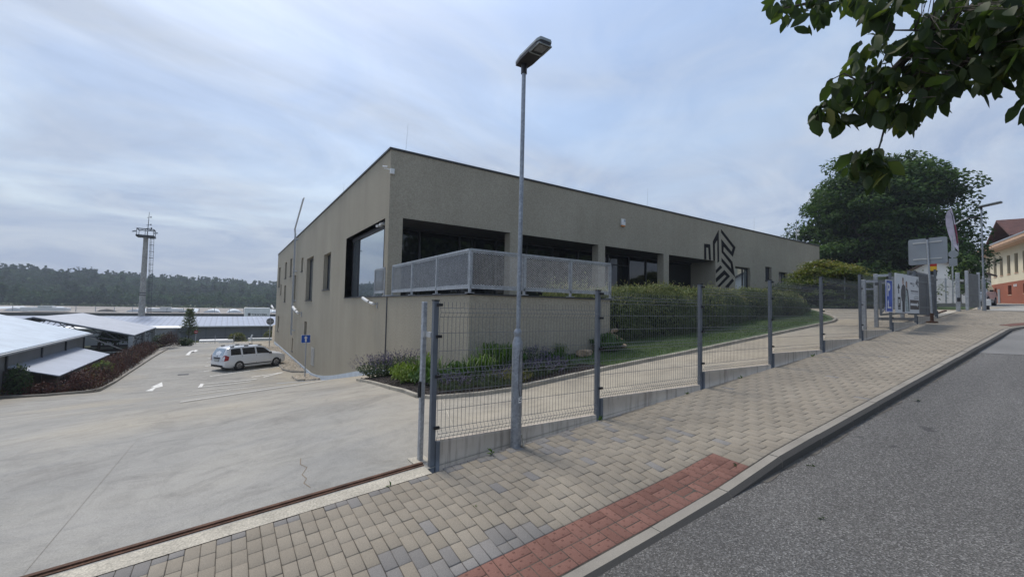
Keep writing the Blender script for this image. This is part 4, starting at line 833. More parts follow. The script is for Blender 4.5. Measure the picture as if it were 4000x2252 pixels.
# ---------------------------------------------------------------- upper sliding gate and its posts
t = thing('sliding_gate', 'grey sliding gate leaf pushed back behind the billboard', 'gate', (20.9, 4.75, -.1))
m = MB(); zA = lambda x: float(sx(x))+.12
m.bar((17.6, 4.75, zA(20)), (24.2, 4.75, zA(20)), .08, .09)
g0, g1, gzb, gzt = 20.7, 24.1, .02, 1.60
for z in (gzt, gzb+.3, 1.3): m.bar((g0, 4.75, z), (g1, 4.75, z), .06, .07)
for z in (1.2, .1): m.bar((17.7, 4.75, z-.1), (g0, 4.75, z), .05, .06)
m.bar((17.7, 4.75, 0), (17.7, 4.75, 1.13), .06, .06, up=EX); m.bar((17.7, 4.75, 0.05), (g0, 4.75, 1.2), .04, .04)
for x in np.linspace(g0, g1, 4): m.bar((x, 4.75, gzb), (x, 4.75, gzt), .06, .06, up=EX)
m.build('frame', MT['post'], t)
m = MB()
for x in np.arange(g0+.06, g1-.02, .055): m.bar((x, 4.75, gzb), (x, 4.75, gzt), .012, .03, up=EX)
m.build('infill', MT['lattice'], t)
for x, y, h, lab in ((16.9, 4.95, 1.62, 'galvanised guide post of the sliding gate nearest the blue banner'), (18.0, 4.95, 1.78, 'galvanised guide post just behind the blue banner'), (20.9, 4.98, 1.72, 'galvanised guide post behind the right part of the billboard')):
    t = thing('gate_guide_post', lab, 'gate post', (x, y, float(sx(x))), 0, 'guide posts of the upper sliding gate'); z = float(sx(x))
    m = MB(); m.bbox(x-.05, y-.05, z-.3, x+.05, y+.05, z+h, .006); m.build('post', MT['galv'], t)
    m = MB(); m.bar((x, y-.02, z+h-.06), (x+.02, y-.35, z+h-.06), .07, .08); m.bar((x, y-.02, z+h-.3), (x+.02, y-.32, z+h-.3), .05, .05); m.build('arm', MT['galv'], t)
    m = MB(); m.lathe([(0, -.05), (.05, -.05), (.05, .05), (0, .05)], (x+.02, y-.32, z+h-.14), 12); m.build('roller', MT['dark'], t)
t = thing('gate_post', 'pale galvanised closing post at the right end of the upper gate', 'gate post', (25.56, 4.3, .26))
m = MB(); m.bbox(25.5, 4.25, .1, 25.62, 4.37, 1.84, .006); m.build('post', MT['galv'], t); m = MB(); m.box(25.44, 4.22, .62, 25.51, 4.32, .78); m.build('buffer', MT['dark'], t); m = MB(); m.bar((25.62, 4.3, 1.52), (26.6, 4.32, 1.55), .05, .09); m.build('arm', MT['edge'], t)
f2 = thing('mesh_fence', 'short dense wire fence between the upper gate and the far street lamp', 'fence', (27.17, 4.3, .27))
for x in (27.17, 29.62): m = MB(); zz = float(sx(x)); m.bbox(x-.05, 4.25, zz-.2, x+.05, 4.35, zz+1.75, .006); m.build('post', MT['galv'], f2)
m = MB()
for x in np.arange(27.25, 29.56, .05): zz = float(sx(x)); m.tube([(x, 4.3, zz+.1), (x, 4.3, zz+1.65)], .004, 4, False)
for h in (.12, .4, .7, 1.0, 1.3, 1.6): m.tube([(27.2, 4.3, float(sx(27.2))+h), (29.6, 4.3, float(sx(29.6))+h)], .005, 4, False)
m.build('wire_panel', MT['wire'], f2)
f3 = thing('mesh_fence', 'low wire fence on a stone base beyond the upper lawn', 'fence', (30, 8.5, .3))
pts = [(28.5, 9.2), (30.8, 8.3), (33.2, 7.4), (35.6, 6.5), (38, 5.6)]
for x, y in pts: m = MB(); zz = float(sx(x)); m.box(x-.03, y-.03, zz, x+.03, y+.03, zz+1.75); m.build('post', MT['galv'], f3)
m = MB()
for (xa, ya), (xb, yb) in zip(pts, pts[1:]):
    for k in range(25): x, y = xa+(xb-xa)*k/25, ya+(yb-ya)*k/25; zz = float(sx(x)); m.tube([(x, y, zz+.25), (x, y, zz+1.7)], .005, 3, False)
    for h in (.27, .7, 1.2, 1.68): m.tube([(xa, ya, float(sx(xa))+h), (xb, yb, float(sx(xb))+h)], .006, 3, False)
m.build('wire_panel', MT['wire'], f3)
m = MB()
for (xa, ya), (xb, yb) in zip(pts, pts[1:]): m.bar((xa, ya, float(sx(xa))+.08), (xb, yb, float(sx(xb))+.08), .16, .32)
m.build('stone_base', MT['kerb'], f3)
m = MB(); t = thing('litter_bin', 'small white bin with dark foot beside the far lamp base', 'bin', (29.2, 4.0, .34)); bx, by, _q = at(3859, 1180, 29.6); m.bbox(bx-.12, by-.09, .52, bx+.12, by+.09, .82, .03); m.build('bin', MT['white'], t); m = MB(); m.tube([(bx, by, .30), (bx, by, .52)], .05, 8); m.build('foot', MT['dark'], t)
drape('grass_verge', [(24.0, 11.5), (28.2, 11.9), (27.6, 9.2), (27.3, 7.9), (27.5, 6.2), (27.2, 4.6), (29.5, 4.55), (38, 5.6), (36, 8), (39.9, 14.5), (28, 14.5)], lambda X, Y: sx(X), .03, MT['lawn'], 1.)
# ---------------------------------------------------------------- cars
def car(name, lab, loc, rz, paint, plates=True):
    t = thing(name, lab, 'car', loc, rz)
    S = [(-2.235, .40, .70, .80, .82, .66, .62), (-2.20, .30, .86, .97, 1.02, .78, .66), (-2.10, .25, .95, 1.18, 1.22, .83, .63), (-1.95, .23, .96, 1.40, 1.45, .855, .60), (-1.7, .2, .96, 1.47, 1.51, .865, .60), (-1.0, .2, .955, 1.49, 1.535, .865, .60), (0, .2, .945, 1.485, 1.53, .865, .595),
         (.45, .2, .94, 1.44, 1.485, .865, .585), (.8, .2, .935, 1.27, 1.31, .865, .60), (1.12, .2, .93, 1.02, 1.08, .865, .66), (1.5, .2, .89, .97, 1.01, .86, .68), (1.9, .22, .80, .88, .92, .83, .66), (2.12, .25, .70, .76, .80, .77, .6), (2.215, .34, .58, .62, .64, .66, .5)]
    S = [np.array(s) for s in S]
    def st(x):
        for a, b in zip(S, S[1:]):
            if a[0] <= x <= b[0]: k = (x-a[0])/(b[0]-a[0]); return a*(1-k)+b*k
    def ring(s):
        x, zb, zbelt, ze, zr, w, wt = s
        return [(x, 0, zb), (x, w*.9, zb), (x, w*.99, zb+.1), (x, w*1.0, (zb+zbelt)/2+.02), (x, w*.965, zbelt), (x, wt+.02, ze), (x, wt-.08, zr-.008), (x, 0, zr+.012)]
    m = MB(); vs = []; n = 8; fs = []; xs_ = sorted({round(float(s[0]), 3) for s in S}|set(np.round(np.arange(-2.1, 2.1, .15), 3)))
    for x in xs_: r_ = ring(st(x)); vs += r_+[(a, -b, c) for a, b, c in r_[1:-1]][::-1]
    k = 14
    for i in range(len(xs_)-1):
        for j in range(k): fs.append((i*k+j, (i+1)*k+j, (i+1)*k+(j+1) % k, i*k+(j+1) % k))
    fs.append(tuple(range(k))); fs.append(tuple(range((len(xs_)-1)*k, len(xs_)*k))[::-1]); m.add(vs, fs); m.build('body', paint, t, local=True, auto=38)
    def side(x, f, sgn, off=.006):                  # point on the glasshouse side, f from belt (0) to eaves (1)
        s = st(x); y = s[5]*.965*(1-f)+(s[6]+.02)*f; return (x, sgn*(y+off), s[2]*(1-f)+s[3]*f)
    for sgn in (1, -1):
        for nm, x0, x1, x0t, x1t in (('rear_quarter_window', -1.80, -1.12, -1.74, -1.12), ('rear_door_window', -1.0, -.14, -1.0, -.14), ('front_door_window', -.02, 1.0, -.02, .60)):
            m = MB(); b = [side(x0+(x1-x0)*q/5, .10, sgn) for q in range(6)]; tp_ = [side(x0t+(x1t-x0t)*q/5, .86, sgn) for q in range(6)]
            m.add(b+tp_, [(q, q+1, q+7, q+6)[::sgn] for q in range(5)]); m.build(nm, MT['glass'], t, local=True)
        for xw in (-1.25, 1.38):
            m = MB(); m.lathe([(0, .0), (.385, .0), (.385, .02)], (xw, 0, .34), 28, ax=1); m.v = [(x, sgn*(.842+y), z) for x, y, z in m.v]; m.build('wheel_arch', MT['dark'], t, local=True)
            w = part('wheel', t); m = MB(); m.lathe([(.19, .23), (.30, .235), (.315, .215), (.315, .03), (.30, .01), (.19, .015)], (xw, 0, .315), 28, ax=1); m.v = [(x, sgn*(y+.65), z) for x, y, z in m.v]; m.build('tyre', MT['tyre'], w, local=True, auto=40)
            m = MB(); m.lathe([(0, .19), (.19, .2)], (xw, 0, .315), 20, ax=1); m.v = [(x, sgn*(y+.65), z) for x, y, z in m.v]; m.build('hub_shadow', MT['dark'], w, local=True)
            m = MB()
            for q in range(7):
                a = q*2*PI/7; m.bar((xw+.03*math.cos(a), sgn*.868, .315+.03*math.sin(a)), (xw+.185*math.cos(a), sgn*.873, .315+.185*math.sin(a)), .065, .02, up=EY)
            m.lathe([(.175, .0), (.195, .0), (.195, .012), (.175, .012)], (xw, 0, .315), 24, ax=1); n0 = len(m.v)-96
            m.v = m.v[:n0]+[(x, sgn*(.87+y), z) for x, y, z in m.v[n0:]]; m.lathe([(0, 0), (.05, 0), (.05, .02), (0, .02)], (xw, sgn*.87-.01, .315), 12, ax=1); m.build('rim', MT['rim'], w, local=True)
        m = MB(); m.bar((-.95, sgn*.866, .36), (.98, sgn*.866, .36), .03, .06); m.build('side_strip', MT['dark'], t, local=True)
        for x in (-.78, .12): m = MB(); m.bar((x, sgn*.862, .80), (x+.17, sgn*.862, .805), .03, .03); m.build('door_handle', paint, t, local=True)
        m = MB()
        for x in (-1.06, -.08, 1.03): s = st(x); m.bar((x, sgn*(s[5]*1.0+.001), .32), (x, sgn*(s[5]*.966+.002), s[2]-.01), .004, .012, up=EX)
        m.build('door_gaps', MT['dark'], t, local=True)
        rl = part('roof_rail', t); m = MB(); m.bar((-1.55, sgn*.53, 1.575), (.25, sgn*.53, 1.575), .035, .03); m.build('bar', paint, rl, local=True)
        m = MB()
        for x in (-1.6, -.65, .3): m.bar((x-.13, sgn*.53, 1.545), (x+.13, sgn*.53, 1.545), .05, .06)
        m.build('feet', MT['dark'], rl, local=True)
        m = MB(); m.obox((.86, sgn*.95, 1.0), (.05, 0, 0), (0, .09, 0), (0, 0, .06)); m.build('mirror', MT['dark'], t, local=True)
        m = MB(); m.add([(-2.245, sgn*.60, .68), (-2.20, sgn*.79, .66), (-1.98, sgn*.872, .70), (-1.93, sgn*.868, .93), (-2.12, sgn*.80, 1.03), (-2.225, sgn*.67, .98)], [(0, 1, 4, 5)[::-sgn], (1, 2, 3, 4)[::-sgn]]); m.build('tail_lamp', MT['red'], t, local=True)
        m = MB(); m.obox((2.05, sgn*.62, .70), (.09, 0, -.03), (-.03, sgn*.12, 0), (.02, 0, .075)); m.build('headlight', MT['lens'], t, local=True)
    s0, s1 = st(.52), st(1.08); m = MB()
    m.add([(.52, -.50, s0[4]+.006), (.52, .50, s0[4]+.006), (1.10, .60, s1[4]+.02), (1.10, -.60, s1[4]+.02)], [(0, 1, 2, 3)]); m.build('windscreen', MT['glass'], t, local=True)
    m = MB(); m.add([(-2.212, -.62, 1.0), (-2.212, .62, 1.0), (-2.0, .52, 1.42), (-2.0, -.52, 1.42)], [(3, 2, 1, 0)]); m.build('rear_window', MT['glass2'], t, local=True)
    m = MB(); m.box(-2.255, -.36, .80, -2.22, .36, .875); m.build('tailgate_grip', MT['dark'], t, local=True)
    m = MB(); m.box(-2.252, -.26, .62, -2.232, .26, .765); p = m.build('plate_frame', MT['dark'], t, local=True); m = MB(); m.box(-2.256, -.235, .64, -2.2525, .235, .745); m.build('number_plate', MT['plate'], p, local=True)
    m = MB(); m.lathe([(0, -.01), (.035, -.01), (.035, .01), (0, .01)], (-2.225, 0, .94), 12, ax=0); m.build('badge', MT['rim'], t, local=True)
    m = MB(); m.box(-2.235, -.66, .26, -2.10, .66, .40); m.build('rear_bumper_trim', MT['dark'], t, local=True); m = MB(); m.box(2.05, -.6, .28, 2.225, .6, .40); m.build('front_grille', MT['dark'], t, local=True)
    t.scale = (1, 1, 1.05)
    return t
ca = math.atan2(1.29, 2.32); cx, cy = 1.95-.865*math.sin(ca)-.065*math.cos(ca), 34.98+.865*math.cos(ca)-.065*math.sin(ca)
car('parked_car', 'white estate car parked nose first at the left wall', (cx, cy, GZ+.0), ca, MT['carpaint'])
car('parked_car', 'white car seen through the wire fence at the upper gate', (46.5, 6.95, float(sx(46.5))+.0), PI, MT['silver'])
# ---------------------------------------------------------------- plants
def shell(n, c, r, lo=.75, hi=1.0, zmin=-1.0):
    """points in the outer part of an ellipsoid with outward normals"""
    d = unit(rng.normal(size=(n*3, 3))); d = d[d[:, 2] > zmin][:n]; k = rng.uniform(lo, hi, (len(d), 1))
    return np.array(c)+d*k*np.array(r), unit(d/np.array(r))
def blob(name, c, r, parent, mat_, seed=0, sub=2, amp=.2):
    import bmesh
    bm = bmesh.new(); bmesh.ops.create_icosphere(bm, subdivisions=sub, radius=1)
    ph = rng.uniform(0, 6, 6); off = wloc(parent) if parent else Vector((0, 0, 0))
    for v in bm.verts:
        p = v.co; k = 1+amp*(math.sin(3*p.x+ph[0])*math.sin(3*p.y+ph[1])+.6*math.sin(5*p.z+ph[2])*math.sin(6*p.x+ph[3]))
        v.co = Vector((c[0]+p.x*r[0]*k-off.x, c[1]+p.y*r[1]*k-off.y, c[2]+p.z*r[2]*k-off.z))
    me = bpy.data.meshes.new(name); bm.to_mesh(me); bm.free(); me.materials.append(mat_)
    o = bpy.data.objects.new(name, me); COL.objects.link(o); o.parent = parent; return o
# clipped hedge on the lawn
hd = thing('hedge', 'long clipped green hedge on the lawn before the terrace and entrance', 'hedge', (15.5, 9.9, -.7))
def hedge_pts(n):
    P = []; N = []
    while len(P) < n:
        x = random.uniform(8.9, 23.8); zb = float(lz(x, 9))-.02; top = .60+.027*(x-9.2)+.07*math.sin(x*1.7)+.05*math.sin(x*4.1+1)
        if x < 10: top -= .30*(10-x)**2
        if x > 20.6: top -= .075*(x-20.6)**2
        y0 = 8.75+.25*math.sin(x*.8)+.12*math.sin(x*2.9)+(.5*(x-21)/2.5 if x > 21 else 0)+(.35*(10-x) if x < 10 else 0); y1 = 12.0
        h = top-zb; s = random.random()
        if s < .6:                                  # front face, bulging
            f = random.random()**.9; y = y0+.35*(f-.45)**2*2+(.55*(f-.72)**2/.08 if f > .72 else 0)*.6; z = zb+f*h; nn = (0, -1, .25+max(0, f-.6)*3)
        elif s < .9: f = random.random(); y = y0+.25+f*2.2; z = top+.06*math.sin(y*3+x*2); nn = (0, -.25, 1)
        else:
            f = random.random(); y = y0+.4+random.random()*2; z = zb+f*h
            if random.random() < .6: x = 23.2+.5*math.sin(f*3.1)-.2; z = zb+f*.8; nn = (1, -.4, .4)
            else: x = 9.05+.15*math.sin(f*5); nn = (-1, -.4, .3)
        q = .09*random.gauss(0, 1); P.append((x+q*.6, y+q, z+q*.6)); N.append(nn)
    return np.array(P), np.array(N, float)
P, N = hedge_pts(62000)
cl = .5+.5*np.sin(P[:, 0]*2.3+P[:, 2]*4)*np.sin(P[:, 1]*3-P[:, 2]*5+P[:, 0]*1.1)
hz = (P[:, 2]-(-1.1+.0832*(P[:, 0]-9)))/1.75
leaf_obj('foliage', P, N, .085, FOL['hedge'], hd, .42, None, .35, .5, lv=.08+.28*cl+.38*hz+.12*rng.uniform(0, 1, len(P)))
k = rng.choice(len(P), 2600); k = k[P[k, 2] > -.1+.03*P[k, 0]-.2]
tipP = P[k]+np.c_[.05*rng.normal(size=len(k)), -.03*np.ones(len(k)), rng.uniform(.02, .13, len(k))]
leaf_obj('young_shoots', tipP, np.tile([0, -.7, .4], (len(k), 1)), .11, FOL['hedge'], hd, .28, np.tile([0, -.1, 1.], (len(k), 1)), 0, .6, lv=.75+.2*rng.uniform(0, 1, len(k)))
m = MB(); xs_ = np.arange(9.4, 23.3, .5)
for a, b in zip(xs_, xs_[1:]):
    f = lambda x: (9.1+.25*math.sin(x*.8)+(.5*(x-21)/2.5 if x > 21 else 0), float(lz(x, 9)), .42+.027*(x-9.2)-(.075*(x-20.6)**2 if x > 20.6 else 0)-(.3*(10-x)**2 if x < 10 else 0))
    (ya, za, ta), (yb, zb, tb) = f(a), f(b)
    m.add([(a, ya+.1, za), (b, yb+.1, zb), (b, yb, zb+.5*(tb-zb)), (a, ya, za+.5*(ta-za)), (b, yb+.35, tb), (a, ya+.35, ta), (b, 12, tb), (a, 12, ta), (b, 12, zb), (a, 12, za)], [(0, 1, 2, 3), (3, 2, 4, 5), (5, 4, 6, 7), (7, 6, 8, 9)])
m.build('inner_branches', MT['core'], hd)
# flowering viburnum with tiers behind the drive
vb = thing('flowering_shrub', 'broad tiered shrub with yellowish leaves and white flowers by the building corner', 'shrub', (28.6, 10.4, .3))
PP = []; NN = []; LL = []; FP = []
for i in range(125):
    u = random.random()**1.5; ang = random.uniform(0, 6.28); zz = .25+2.5*u; rad = (2.45*(1-u**2.2)+.3)*random.uniform(.45, 1); c = np.array([28.7+rad*math.cos(ang)*.9, 10.2+rad*math.sin(ang), .35+zz])
    n = 230; rr_ = rng.normal(size=(n, 3))*np.array([.36, .36, .06]); p = c+rr_; p[:, 2] -= .25*(rr_[:, 0]**2+rr_[:, 1]**2); PP.append(p); NN.append(np.tile([0, 0, 1.], (n, 1))); LL.append(np.full(n, .3+.5*u*random.uniform(.6, 1.25)))
    for _ in range(2): FP.append(c+np.array([random.gauss(0, .28), random.gauss(0, .28), .07]))
for i in range(14):
    c = np.array([29.6, 7.0, 0])+np.array([random.uniform(-1, 1), random.uniform(-1, 1.2), .5+random.uniform(.1, 1.7)]); n = 220; PP.append(c+rng.normal(size=(n, 3))*np.array([.35, .35, .09])); NN.append(np.tile([0, 0, 1.], (n, 1))); LL.append(np.full(n, .4))
leaf_obj('foliage', np.concatenate(PP), np.concatenate(NN), .13, FOL['viburnum'], vb, .6, None, .3, .35, lv=np.concatenate(LL))
leaf_obj('blossom', np.repeat(np.array(FP[:70]), 5, 0)+.035*rng.normal(size=(350, 3)), np.tile([0, 0, 1.], (350, 1)), .075, FOL['flower'], vb, .9)
blob('inner_branches', (28.9, 10.4, 1.1), (1.0, 1.2, .7), vb, MT['core'])
# perennials in the bed
def clump(name, lab, c, r, h, nl, leafm, size, asp, group=None, flower=None, nf=0, fh=.2, dirs_up=1.0, stems=True):
    z0 = bz(c[0], c[1])+.03; t = thing(name, lab, 'plant', (c[0], c[1], z0), 0, group)
    d = rng.normal(size=(nl, 2)); d = d/np.maximum(1, np.linalg.norm(d, axis=1, keepdims=True)/1.4); u = rng.uniform(0, 1, nl)**.7
    P = np.c_[c[0]+d[:, 0]*r*(.35+.5*u), c[1]+d[:, 1]*r*(.35+.5*u), z0+u*h*(1-.22*(d**2).sum(1))]
    D = np.c_[d*.6, np.full(nl, dirs_up)]
    leaf_obj('foliage', P, np.c_[d, np.full(nl, .3)], size, leafm, t, asp, D, 0, .5, lv=.25+.6*u)
    if flower is not None:
        per = 16; d = rng.normal(size=(nf, 2))*.62; B = np.c_[c[0]+d[:, 0]*r*.8, c[1]+d[:, 1]*r*.8, z0+h*(.72-.12*(d**2).sum(1))]; T = B+np.c_[d*r*.35, fh*rng.uniform(.6, 1.2, nf)]
        k = rng.uniform(.25, 1, (nf, per, 1)); Q = (B[:, None]*(1-k)+T[:, None]*k).reshape(-1, 3)+.008*rng.normal(size=(nf*per, 3))
        leaf_obj('blossom', Q, rng.normal(size=(len(Q), 3)), .026, flower, t, .7)
    return t
gl = 'catmint and lavender clumps in the planting bed'
clump('catmint', 'large catmint clump with purple spikes at the left end of the bed', (3.35, 11.1), .5, .42, 1300, FOL['sage'], .07, .45, gl, FOL['purple'], 110, .30)
clump('catmint', 'purple flowering catmint against the wall joint', (3.85, 10.7), .5, .50, 1100, FOL['sage'], .07, .45, gl, FOL['purple'], 80, .32)
clump('lavender', 'low lavender behind the fence post at the front corner of the bed', (3.62, 7.3), .42, .26, 900, FOL['sage'], .07, .22, gl, FOL['purple'], 60, .13)
clump('lavender', 'grey green lavender clump left of the lamp post', (4.25, 7.0), .42, .26, 900, FOL['sage'], .07, .22, gl, FOL['purple'], 26, .2)
clump('lavender', 'yellowish lavender clump beside the lamp post', (4.72, 6.98), .36, .28, 800, FOL['rough'], .09, .2, gl, FOL['purple'], 14, .2)
clump('lavender', 'violet lavender right of the lamp post', (5.35, 7.15), .45, .3, 1000, FOL['sage'], .07, .22, gl, FOL['purple'], 80, .16)
clump('lavender', 'lavender row end under the terrace wall', (6.05, 7.25), .42, .27, 900, FOL['sage'], .07, .22, gl, FOL['purple'], 50, .14)
clump('catmint', 'dark violet clump against the front terrace wall', (6.0, 8.05), .5, .42, 900, FOL['sage'], .06, .4, gl, FOL['purple'], 60, .2)
clump('spirea', 'yellow green low shrub between catmint and gate post', (3.55, 9.75), .34, .34, 700, FOL['chartreuse'], .085, .5, 'yellow green shrubs in the bed')
clump('spirea', 'bright yellow green shrub just left of the gate post', (3.35, 8.85), .36, .34, 900, FOL['chartreuse'], .085, .5, 'yellow green shrubs in the bed')
clump('spirea', 'upright yellow green shoot against the left terrace wall', (3.95, 9.5), .16, .55, 260, FOL['chartreuse'], .08, .45, 'yellow green shrubs in the bed')
clump('leafy_perennial', 'mid green leafy perennial behind the gate post', (3.5, 8.2), .34, .3, 500, FOL['shrub'], .11, .5)
clump('leafy_perennial', 'green leafy plant behind the lamp base against the wall', (5.3, 8.0), .36, .5, 700, FOL['shrub'], .12, .55)
clump('leafy_perennial', 'small green plant at the right end of the bed', (6.45, 7.75), .35, .28, 400, FOL['shrub'], .12, .35)
clump('leafy_perennial', 'low green plant behind the fence post by the terrace corner', (4.15, 8.2), .32, .36, 500, FOL['shrub'], .10, .5)
def tuft(lab, c, r, h, n, leafm, w=.018, group=None):
    z0 = bz(c[0], c[1])+.03; t = thing('daylily', lab, 'plant', (c[0], c[1], z0), 0, group); V = []; F = []; L = []
    for i in range(n):
        a = random.uniform(0, 6.28); l = h*random.uniform(.7, 1.15); rr_ = r*random.uniform(.35, 1.1); b = np.array([c[0]+.16*random.gauss(0, 1)*r/.4, c[1]+.16*random.gauss(0, 1)*r/.4, z0]); dx = np.array([math.cos(a), math.sin(a), 0]); sd = np.array([-dx[1], dx[0], 0])*w*.5
        k = len(V); pr_ = [(0, 0, .7), (.25, .55, 1), (.6, .92, .9), (1., .86 if random.random() < .6 else .6, .12)]
        for tt, zz, ww in pr_: q = b+dx*rr_*tt+np.array([0, 0, l*zz]); V += [q-sd*ww, q+sd*ww]; L += [.2+.6*zz*random.random()]*2
        F += [(k+2*j, k+2*j+1, k+2*j+3, k+2*j+2) for j in range(3)]
    mesh_np('foliage', V, F, FOL['lily'], t, lv=L); return t
tuft('large arching daylily clump before the front terrace wall', (4.95, 7.9), .42, .66, 300, FOL['lily'])
tuft('green daylily clump at the terrace corner beside the tall clump', (4.5, 7.75), .38, .5, 230, FOL['lily'])
tuft('daylily clump just left of the gate post', (3.68, 8.75), .3, .52, 190, FOL['lily'])
tuft('thin grass tuft beside the single boulder', (7.1, 8.3), .22, .4, 80, FOL['lily'], .01)
clump('round_bush', 'rounded dark green bush behind the second fence post beside stacked stones', (8.72, 8.25), .42, .5, 1900, FOL['shrub'], .07, .6)
for i in range(1): blob('inner_branches', (8.72, 8.25, -.98), (.28, .28, .24), bpy.data.objects['round_bush'], MT['core'])
def rock(lab, c, r, rz, grp=None):
    import bmesh
    t = bpy.data.meshes.new('boulder'); bm = bmesh.new(); bmesh.ops.create_icosphere(bm, subdivisions=3, radius=1); ca_, sa_ = math.cos(rz), math.sin(rz)
    pl_ = [unit(rng.normal(size=3)) for _ in range(9)]; lim = rng.uniform(.6, .85, 9)
    for v in bm.verts:
        p = np.array(v.co)
        for q, l in zip(pl_, lim):
            dd_ = p@q
            if dd_ > l: p = p-q*(dd_-l)
        p = p*np.array(r); v.co = (p[0]*ca_-p[1]*sa_, p[0]*sa_+p[1]*ca_, p[2])
    bm.to_mesh(t); bm.free(); t.materials.append(MT['rock']); o = bpy.data.objects.new('boulder', t); COL.objects.link(o); o.location = c
    return tag(o, lab, 'rock', grp)
rock('pointed tan boulder lying alone on the lawn edge by the terrace wall', (7.75, 8.12, -1.14), (.34, .16, .125), .2)
gs = 'stones stacked at the left end of the hedge'
for k, (dx, dz, r, lab) in enumerate(((0, .78, .13, 'topmost pale stone of the stack by the hedge'), (-.12, .66, .12, 'small tan stone near the top of the stack'), (-.02, .5, .17, 'brown flat stone high in the stack'), (.12, .36, .18, 'wide brown stone in the middle of the stack'), (.06, .22, .17, 'lower brown stone of the stack'), (.25, .1, .2, 'large stone at the right foot of the stack'), (.02, .06, .17, 'pale stone at the left foot of the stack'))):
    rock(lab, (9.12+dx, 8.35-.1*dx, -1.12+dz*.68), (r*.9, r*.75, r*.5), random.uniform(0, 3), gs)
# weeds and fallen leaves
def weed(lab, x, y, s, n=9, lean=(0, 0)):
    z = float(pave_z(x, y)); t = thing('weed', lab, 'weed', (x, y, z), 0, 'weeds in the pavement joints'); d = rng.normal(size=(n, 3)); d[:, 2] = abs(d[:, 2])+.8
    leaf_obj('leaf', np.tile([x, y, z], (n, 1))+.006*rng.normal(size=(n, 3)), np.c_[rng.normal(size=(n, 2)), np.full(n, .5)], s, FOL['lily'], t, .3, d, 0, .2)
weed('small green sprout at the foot of the first plinth', 2.62, 4.25, .11, 7); weed('tiny weed at the plinth end by the second post', 4.42, 4.28, .06, 9); weed('little weed in the joint beside the gate rail', 1.42, 4.235, .045, 7); weed('tiny weed between tan and grey pavers', 1.9, 3.35, .03, 6)
weed('small weed along the second plinth', 6.4, 4.26, .05, 8); weed('small weed under the third plinth', 8.1, 4.25, .06, 8); weed('weed at the foot of the fourth plinth', 11.2, 4.24, .07, 9)
for (x, y, s, lab) in ((5.3, 2.02, .09, 'dead leaf in the gutter by the end of the red strip'), (4.25, 1.55, .05, 'small dead leaf on the asphalt'), (3.15, 1.35, .06, 'curled brown leaf on the asphalt near the camera'), (9.0, 2.0, .09, 'green leaf in the gutter further up the road'), (4.5, 2.45, .05, 'tiny leaf on the red pavers')):
    z = float(road_z(x, y) if y < 2.2 else pave_z(x, y))+.006; o = leaf_obj('fallen_leaf', np.repeat([[x, y, z]], 2, 0)+np.array([[0, 0, 0], [.01, .01, .012]]), np.tile([0, 0, 1.], (2, 1)), s, FOL['walnut'], None, .6, None, 0, .25); tag(o, lab, 'leaf', 'fallen leaves on the street')
# barberry hedge along the lot
bh = thing('barberry_hedge', 'loose dark red barberry hedge along the left edge of the yard', 'hedge', (-5.6, 36, GZ))
PP = []; NN = []; LL = []
def bush(c, r, n, l): P, N = shell(n, c, r, .5, 1., -.3); P += .05*rng.normal(size=P.shape); PP.append(P); NN.append(N); LL.append(np.full(len(P), l))
for y in np.arange(29.9, 52, .55):
    for q in range(2): bush((-5.75-.5*q+random.gauss(0, .12), y+random.gauss(0, .2), GZ+.15+.12*q), (.5, .55, random.uniform(.55, .85)*(1 if y < 46 else .95)), 330, random.choice((.25, .4, .45, .6, .5, .7)))
for x in np.arange(-9.4, -5.8, .5): bush((x, 29.95+random.gauss(0, .1), GZ+.1), (.45, .42, random.uniform(.4, .62)), 260, random.choice((.3, .5, .6, .9)))
for y in (52.5, 53.2, 53.9): bush((-4.75+random.gauss(0, .2), y, GZ+.5), (.75, .8, 1.15), 900, .2)
leaf_obj('foliage', np.concatenate(PP), np.concatenate(NN), .09, FOL['barberry'], bh, .5, None, 0, .7, lv=np.concatenate(LL))
m = MB()
for y in np.arange(30, 52, .4):
    for q in range(3): x = -5.8+random.gauss(0, .25); m.tube([(x, y, GZ-.2), (x+random.gauss(0, .2), y+random.gauss(0, .2), GZ+.8+random.uniform(0, .3))], .008, 3, False)
m.build('twigs', MT['bark'], bh)
kerb_line('hedge_kerb', [(-4.6, 52), (-4.85, 45), (-4.93, 40), (-5.0, 36), (-5.05, 32.2), (-5.25, 29.9), (-5.7, 29.25), (-7.0, 28.95), (-9.2, 29.6), (-14, 30.5)], .12, .10, MT['kerb'], lambda X, Y: yard_z(X, Y), 1., -.2)
def plain_bush(name, lab, c, r, n, m_, s, cat='bush', group=None, asp=.55):
    t = thing(name, lab, cat, c, 0, group); P, N = shell(n, c, r, .55, 1., -.5); leaf_obj('foliage', P+.04*rng.normal(size=P.shape), N, s, m_, t, asp, None, 0, .6); blob('inner_branches', c, tuple(q*.62 for q in r), t, MT['core']); return t
plain_bush('box_bush', 'small round green bush at the end of the red hedge', (-3.55, 55.6, GZ+.3), (.75, .75, .55), 900, FOL['box'], .14)
plain_bush('leafy_bush', 'bright green weedy bush among the red hedge', (-6.0, 34.2, GZ+.55), (.5, .7, .45), 600, FOL['chartreuse'], .12)
plain_bush('leafy_bush', 'dark leafy climber at the left end of the low lean-to', (-8.15, 29.95, GZ+.55), (.45, .4, .95), 900, FOL['box'], .13)
plain_bush('leafy_bush', 'green tree-like bush inside the open hall', (-8.6, 53, -3.55), (1.2, 2.2, .7), 900, FOL['shrub'], .25)
plain_bush('leafy_bush', 'olive shrub at the far end of the open hall', (-5.4, 56.5, -4.1), (.9, 1.6, .7), 800, FOL['sage'], .18)
